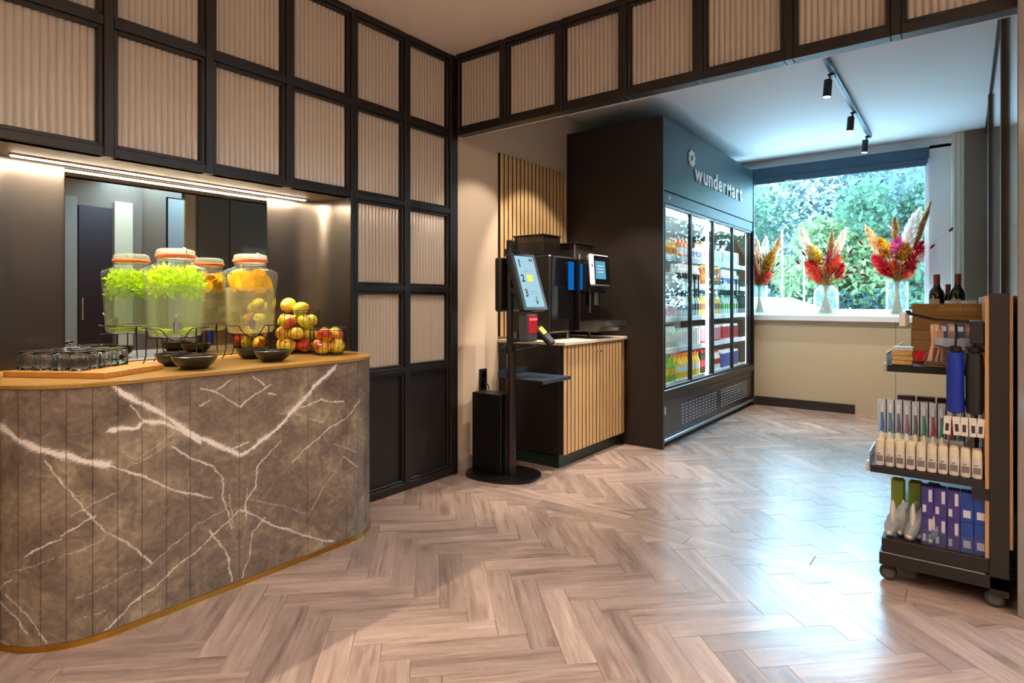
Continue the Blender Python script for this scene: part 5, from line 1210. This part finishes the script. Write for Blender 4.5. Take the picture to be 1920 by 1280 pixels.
# wine bottles on the far end of the upper shelf
P('wine_glass', (14, 16, 12), .08, coat=.5); P('wine_capsule', (150, 62, 46), .35); P('wine_label', (206, 186, 150), .6); P('crate_brown', (150, 116, 66), .6)
cr = MB().box(-.24, .055, 4.03, 4.22, SH3 + .0003, SH3 + .148, .003).build('wine_carton', 'crate_brown'); tag(cr, 'plain brown carton under the wine bottles', 'carton')
for (x, y, s, lab) in ((-.125, 4.12, 1., 'dark wine bottle with red capsule nearest the window'), (-.03, 4.10, 1., 'dark wine bottle with red capsule nearest the sliding panels'), (-.075, 4.18, .82, 'small dark wine bottle between two taller wine bottles')):
    t = thing('wine_bottle', lab, 'bottle', (x, y, SH3 + .1488), 0, 'wine bottles on the rack')
    MB().lathe([(.03 * s, 0), (.037 * s, .004), (.0375 * s, .19 * s), (.034 * s, .208 * s), (.018 * s, .232 * s), (.0148 * s, .25 * s), (.0145 * s, .262 * s)], 24).build('glass_body', 'wine_glass', t)
    MB().lathe([(.0155 * s, .235 * s), (.0158 * s, .30 * s), (.015 * s, .303 * s)], 20).build('capsule', 'wine_capsule', t)
    mb = MB(); n = 12; vs = []; fs = []
    for k in range(n + 1):
        a = -PI / 2 - .95 + 1.3 * k / n; vs += [(.0382 * s * math.cos(a), .0382 * s * math.sin(a), .08 * s), (.0382 * s * math.cos(a), .0382 * s * math.sin(a), .165 * s)]
    fs = [(2 * k, 2 * k + 2, 2 * k + 3, 2 * k + 1) for k in range(n)]; mb.add(vs, fs).build('label_paper', 'wine_label', t)
for (x, y, lab) in ((.02, 3.93, 'white lidded tub behind the gift boxes'), (-.05, 3.95, 'white lidded tub between gift boxes and wine bottles')):
    t = thing('white_tub', lab, 'tub', (x, y, SH3 + .0005)); MB().lathe([(.03, 0), (.034, .004), (.034, .27), (.03, .275)], 20).build('tub_body', 'cooler_white', t); MB().lathe([(.0355, .2755), (.0355, .30), (.032, .304)], 20).build('tub_lid', 'cooler_white', t)
# bottom deck
P('bottle_olive', (140, 164, 50), .3); P('cap_cream', (206, 196, 176), .4); P('box_violet', (62, 54, 126), .35, var=.2, vs_=40); P('box_blue', (34, 66, 150), .35, var=.2, vs_=40); P('box_print', (206, 200, 214), .5)
for k in range(3):
    t = thing('shampoo_bottle', ('olive green shampoo bottle at the rack edge', 'olive green shampoo bottle between two others', 'olive green shampoo bottle beside the violet boxes')[k], 'bottle', (-.235 + k * .065, RY0 + .16, SH1 + .0003), 0, 'olive shampoo bottles')
    MB().box(-.026, .026, -.02, .02, .045, .225, .008).build('bottle_body', 'bottle_olive', t); MB().lathe([(.017, 0.0), (.018, .004), (.018, .0445)], 18).build('cap', 'cap_cream', t)
P('slipper_white', (214, 206, 196), .8)
for k in range(5):
    t = thing('slipper_bag', f'clear bag of white slippers, {ORD[k]} from the rack edge, on the bottom deck', 'bag', (-.258 + k * .036, RY0 + .05 + .03 * (k % 2), SH1 + .0003), 0, 'clear slipper bags on the deck')
    Ml = Matrix.Rotation(math.radians(22), 4, 'Y') @ Matrix.Rotation(math.radians(-8), 4, 'X')
    MB().sphere((0, 0, .018), .018, 14, 8, sc=(.9, 2.2, 1.0)).sphere((.012, 0, .09), .02, 14, 10, sc=(.6, 1.7, 3.2)).build('slippers', 'slipper_white', t)
    mb = MB(); g = 12; vs = []
    for i in range(g + 1):
        for j in range(16):
            v = i / g; a = 2 * PI * j / 16; w_ = (math.sin(PI * (.08 + .86 * v)) ** .6) * (1 - .45 * v); cr_ = 1 + .10 * math.sin(5 * a + 9 * v + k) + .06 * math.sin(11 * a - 14 * v)
            vs.append((.036 * w_ * cr_ * math.cos(a) + .06 * v ** 1.5, .052 * w_ * cr_ * math.sin(a) + .02 * v, .0015 + .15 * v))
    fs = [(i * 16 + j, i * 16 + (j + 1) % 16, (i + 1) * 16 + (j + 1) % 16, (i + 1) * 16 + j) for i in range(g) for j in range(16)]
    mb.add(vs, fs).build('clear_bag', 'bag_clear', t)
kit = MB().box(-.021, .021, -.03, .03, 0, .12, .002).box(-.016, -.004, -.0305, -.0302, .015, .045, 0, 1).box(.004, .016, -.0305, -.0302, .06, .11, 0, 1).mesh('kit_box', ['box_violet', 'box_print'])
kit2 = MB().box(-.021, .021, -.03, .03, 0, .12, .002).box(-.012, .012, -.0305, -.0302, .02, .05, 0, 1).mesh('kit_box', ['box_blue', 'box_print'])
for lvl in range(2):
    for k in range(5):
        m_ = kit if k < 3 else kit2
        o = link('toiletry_kit', m_, None, (-.145 + .022 + k * .0435, RY0 + .05, SH1 + .0003 + lvl * .1205)); tag(o, f"{'violet' if k < 3 else 'blue'} toiletry kit box, {ORD[k]} from left, {'upper' if lvl else 'lower'} layer on the rack deck", 'box', f"{'violet' if k < 3 else 'blue'} kits {'upper' if lvl else 'lower'}")
for k in range(5):
    m_ = kit if k < 3 else kit2
    o = link('toiletry_kit', m_, None, (-.145 + .022 + k * .0435, RY0 + .115, SH1 + .0003)); tag(o, f"{'violet' if k < 3 else 'blue'} toiletry kit box, {ORD[k]} from left, second row of the rack deck", 'box', f"{'violet' if k < 3 else 'blue'} kits second row")
MB().box(-.145, .06, RY0 + .008 - 3.6, RY0 + .011 - 3.6, SH1 + .0003, SH1 + .07).build('acrylic_front', 'acrylic', rk)
# ================================================================== outside the window
P('asphalt', (168, 169, 170), .9, var=.08, vs_=3); P('lawn', (70, 92, 50), .95, var=.3, vs_=4); P('car_white', (236, 238, 240), .25, coat=.6, var=0); P('car_glass', (30, 40, 48), .05); P('tyre', (26, 26, 26), .8); P('bark', (110, 100, 92), .9, var=.3, vs_=20); P('fence_teal', (70, 110, 120), .6); P('pole_white', (120, 128, 130), .5)
GZ = -.25
struct('road', 'asphalt', MB().box(-30, 20, 7.7, 15.5, GZ - .1, GZ), 'grey street outside the window'); struct('lawn', 'lawn', MB().box(-50, 40, 15.5, 60, GZ - .12, GZ + .02), 'green lawn under the trees')
cols = [('leaf_teal', (82, 98, 98)), ('leaf_green', (76, 100, 80)), ('leaf_pale', (132, 142, 142)), ('leaf_lime', (108, 124, 86)), ('leaf_dark', (48, 68, 70)), ('leaf_rust', (120, 104, 70))]
for n_, c in cols: leafmat(n_, c, .5, .3)
def tree(x, y, h, cr, zc, mat, label, seed, n=5200, lf=.16):
    rr = random.Random(seed); g = np.random.default_rng(seed)
    t = thing('tree', label, 'tree', (x, y, GZ), 0, 'trees across the street')
    tb = MB(); tb.tube([(0, 0, 0), (.05, .02, h * .3), (.0, .05, h * .62), (.1, 0, h * .85)], .1, 8, rs=[.16, .12, .08, .03])
    blobs = []
    for k in range(11):
        a = rr.uniform(0, 2 * PI); e = rr.uniform(.15, 1) * cr; zz = zc + rr.uniform(-.75, .8) * (h - zc)
        c = (e * math.cos(a), e * math.sin(a), zz); blobs.append((c, rr.uniform(.35, .55) * cr))
        tb.tube([(.03, .02, h * rr.uniform(.2, .5)), (c[0] * .5, c[1] * .5, zz * .85), c], .03, 5, rs=[.05, .03, .012])
    tb.build('trunk', 'bark', t)
    # leaves as small crossed quads
    bi = g.integers(0, len(blobs), n); C = np.array([b[0] for b in blobs])[bi]; R = np.array([b[1] for b in blobs])[bi]
    d = g.normal(size=(n, 3)); d /= np.linalg.norm(d, axis=1)[:, None]; ctr = C + d * (R * g.random(n) ** .45)[:, None]
    u = g.normal(size=(n, 3)); u /= np.linalg.norm(u, axis=1)[:, None]; w = np.cross(u, g.normal(size=(n, 3))); w /= np.linalg.norm(w, axis=1)[:, None]
    L = lf * (.6 + .7 * g.random(n))[:, None]
    v = np.stack([ctr - u * L * .5, ctr + w * L * .27, ctr + u * L * .5, ctr - w * L * .27], 1).reshape(-1, 3)
    f = np.arange(4 * n).reshape(-1, 4)
    me = bpy.data.meshes.new('foliage'); me.from_pydata(v.tolist(), [], f.tolist()); me.materials.append(MATS[mat]); o = link('foliage', me, t); o['kind'] = 'stuff'
TL = [(-6.6, 20.0, 5.4, 2.6, 3.0, 'leaf_green', 'mid green leafy tree seen beside the cooler edge'), (-4.2, 21.5, 6.4, 3.0, 4.0, 'leaf_pale', 'pale silvery tree rising behind the middle bouquet'), (-1.6, 20.5, 6.2, 2.7, 3.8, 'leaf_teal', 'teal leaved tree with dark branches in the window'), (.8, 21.5, 6.2, 3.0, 3.6, 'leaf_lime', 'yellow green tree at the window edge'),
      (-3.0, 18.2, 4.0, 1.7, 2.4, 'leaf_lime', 'low bright green bush tree behind the red bouquet'), (-5.3, 18.0, 4.4, 1.6, 2.5, 'leaf_teal', 'low teal bush tree left of the round jar'), (-.9, 17.8, 4.2, 1.6, 2.3, 'leaf_green', 'low deep green bush tree right of the tall bouquet'), (-7.6, 26, 7.8, 4.2, 4.6, 'leaf_pale', 'tall hazy tree far behind the street'), (-2.5, 27, 8.2, 4.6, 4.8, 'leaf_teal', 'tallest blue green tree far behind the street'), (2.6, 26, 7.8, 4.2, 4.4, 'leaf_pale', 'tall pale tree far right behind the street'), (-10.5, 22, 6, 3.6, 3.4, 'leaf_dark', 'dark tree hidden beyond the cooler'), (4.8, 20, 5.6, 3, 3.2, 'leaf_green', 'round green tree beyond the window surround')]
for q, x in enumerate((-15, -11, -7, -3, 1, 5)): TL.append((x, 33 + (q % 2) * 1.5, 9.6 + .4 * (q % 3), 4.6, 5.0, ('leaf_teal', 'leaf_pale', 'leaf_green')[q % 3], ('farthest hazy tree hidden by the cooler', 'second of the farthest row of hazy trees', 'third of the farthest row of hazy trees', 'fourth of the farthest row of hazy trees', 'fifth of the farthest row of hazy trees', 'farthest hazy tree beyond the pilaster')[q]))
for k, a in enumerate(TL): tree(*a, 20 + k, n=9500 if a[2] > 6.1 else 6500, lf=.42 if a[1] > 30 else (.27 if a[1] > 24 else .19))
g = np.random.default_rng(5); n = 9000
ctr = np.stack([g.uniform(-14, 8, n), 16.2 + g.random(n) * .8, GZ + g.random(n) ** .8 * (1.55 + .2 * np.sin(np.arange(n)))], 1)
u = g.normal(size=(n, 3)); u /= np.linalg.norm(u, axis=1)[:, None]; w = np.cross(u, g.normal(size=(n, 3))); w /= np.linalg.norm(w, axis=1)[:, None]
v = np.stack([ctr - u * .07, ctr + w * .04, ctr + u * .07, ctr - w * .04], 1).reshape(-1, 3)
me = bpy.data.meshes.new('hedge'); me.from_pydata(v.tolist(), [], np.arange(4 * n).reshape(-1, 4).tolist()); me.materials.append(MATS['leaf_dark']); tag(link('hedge', me), 'dark green clipped hedge along the far side of the street', 'hedge', kind='stuff')
for (x, y, lab) in ((-3.42, 15.0, 'slim white lamp post left of the round jar bouquet'), (-2.95, 15.0, 'slim white lamp post behind the round jar bouquet')):
    t = thing('street_post', lab, 'post', (x, y, GZ)); MB().cyl((0, 0, 0), (0, 0, 3.1), .02, 10).build('pole', 'pole_white', t); MB().sphere((0, 0, 3.12), .03, 12, 8).build('lamp_head', 'pole_white', t)
# parked white car
car = thing('parked_car', 'white car parked on the street outside the window', 'car', (-3.05, 10.9, GZ), 0)
side = [(-2.1, .35), (-2.12, .75), (-1.95, 1.0), (-1.2, 1.12), (-.75, 1.42), (-.2, 1.52), (.55, 1.52), (1.05, 1.34), (1.55, 1.16), (2.0, 1.06), (2.12, .8), (2.1, .35)]
mbc = MB(); n = len(side); vs = []; fs = []
W5 = [(-.86, .93), (-.78, 1.0), (.78, 1.0), (.86, .93)]
for (yy, s_) in W5: vs += [(x * s_, yy, .30 + (z - .30) * (s_ if s_ < 1 else 1)) for x, z in side]
for a in range(3): fs += [(a * n + i, a * n + i + 1, (a + 1) * n + i + 1, (a + 1) * n + i) for i in range(n - 1)]
fs += [tuple(range(n)), tuple(range(4 * n - 1, 3 * n - 1, -1)), (0, n, 2 * n, 3 * n, 4 * n - 1, 3 * n - 1, 2 * n - 1, n - 1)]
mbc.add(vs, fs).build('car_body', 'car_white', car, ang=40)
for s in (-1, 1):
    MB().prism([(-.75, 1.12), (.95, 1.12), (.5, 1.42), (-.2, 1.44), (-.55, 1.38)], s * .80, s * .835, axis='z', M=Matrix(((1, 0, 0, 0), (0, 0, 1, 0), (0, 1, 0, 0), (0, 0, 0, 1)))).build('side_window', 'car_glass', car)
    for x in (-1.3, 1.3): MB().lathe([(.1, -.1), (.31, -.1), (.33, -.06), (.33, .06), (.31, .1), (.1, .1)], 24, M=Matrix.Translation((x, s * .74, .33)) @ Matrix.Rotation(PI / 2, 4, 'X')).build('wheel', 'tyre', car)
# ================================================================== lobby furniture that shows only in the mirror
P('door_maroon', (44, 22, 20), .4, var=.1); P('lobby_grey', (128, 122, 112), .6); P('poster_white', (206, 214, 214), .5); P('poster_yellow', (196, 150, 20), .5); P('poster_ink', (120, 104, 60), .6)
for (a, b, mt, nm) in ((2.66, 2.8, 'lobby_grey', 'wall_panel'), (3.24, 3.47, 'sand_panel', 'wall_panel')):
    o = MB().box(3.16, 3.1995, a, b, 0, 2.6, .003).build('trim_lobby', mt); o['kind'] = 'structure'
dr = struct('door_1', 'door_maroon', MB().box(3.17, 3.1995, 2.82, 3.22, .005, 2.5, .004), 'dark maroon double door across the lobby')
MB().cyl((3.15, 2.86, .95), (3.15, 2.86, 1.25), .012, 10).build('door_handle', 'chrome', dr)
ps = thing('poster_stand', 'framed poster with white and yellow halves seen in the bar mirror', 'poster', (1.2, 3.11, 0), math.radians(90))
MB().box(-.0, .29, -.03, .0, .0, 2.44, .004).build('poster_frame', 'satin_black', ps)
pf = MB().box(.012, .19, .0005, .003, .4, 2.42).build('poster_field', 'poster_white', ps); MB().box(.19, .278, .0005, .003, .4, 2.42).build('poster_field', 'poster_yellow', ps)
sd = thing('queue_post', 'slim steel post standing in the lobby', 'post', (1.6, 2.72, 0)); MB().lathe([(.001, 0), (.15, 0), (.15, .008), (.02, .016), (.02, 1.0), (.025, 1.01), (.001, 1.02)], 20, cap0=False, cap1=False).build('post_body', 'satin_steel', sd)
# ================================================================== lamps of the lobby ceiling
emit('lamp_glow', (255, 226, 190), 14.); P('lamp_ring', (30, 28, 27), .4)
for k, (x, y, pw) in enumerate(((-1.55, .35, 1), (-1.55, 1.75, 1), (-.2, 1.1, 1), (-.2, -.6, 1), (1.3, .4, 1), (1.3, 2.1, 1), (-1.6, -1.4, 1), (2.4, 1.2, 1), (2.0, -1.5, 1))):
    t = thing('ceiling_downlight', f'round recessed downlight, {ORD[k]} of nine in the lobby ceiling', 'light', (x, y, 2.905), 0, 'lobby downlights')
    MB().lathe([(.04, -.001), (.055, -.006), (.06, -.001)], 28, cap0=False, cap1=False).build('ring', 'lamp_ring', t)
    MB().lathe([(.001, -.0015), (.04, -.0015)], 28, cap0=False, cap1=False).build('lens', 'lamp_glow', t)
    l = spot('lamp_light', (x, y, 2.895), (x, y, 0), 40 * pw, 140, 1.0, WARM, .04); l.parent = t; l.matrix_parent_inverse = Matrix.Translation((-x, -y, -2.905))

emit('tube_glow', (255, 228, 198), 36.)
for k, (x, y, lab) in enumerate(((1.0, -1.2, 'long linear pendant lamp hanging behind the viewer'), (1.9, .9, 'long linear pendant lamp hanging across the lobby'))):
    t = thing('linear_pendant', lab, 'lamp', (x, y, 2.45), 0, 'linear pendants in the lobby')
    MB().tube([(0, -.8, 0), (0, .8, 0)], .03, 14).build('light_tube', 'tube_glow', t)
    for s in (-.7, .7): MB().cyl((0, s, .03), (0, s, .455), .003, 6).build('cord', 'wire_black', t)
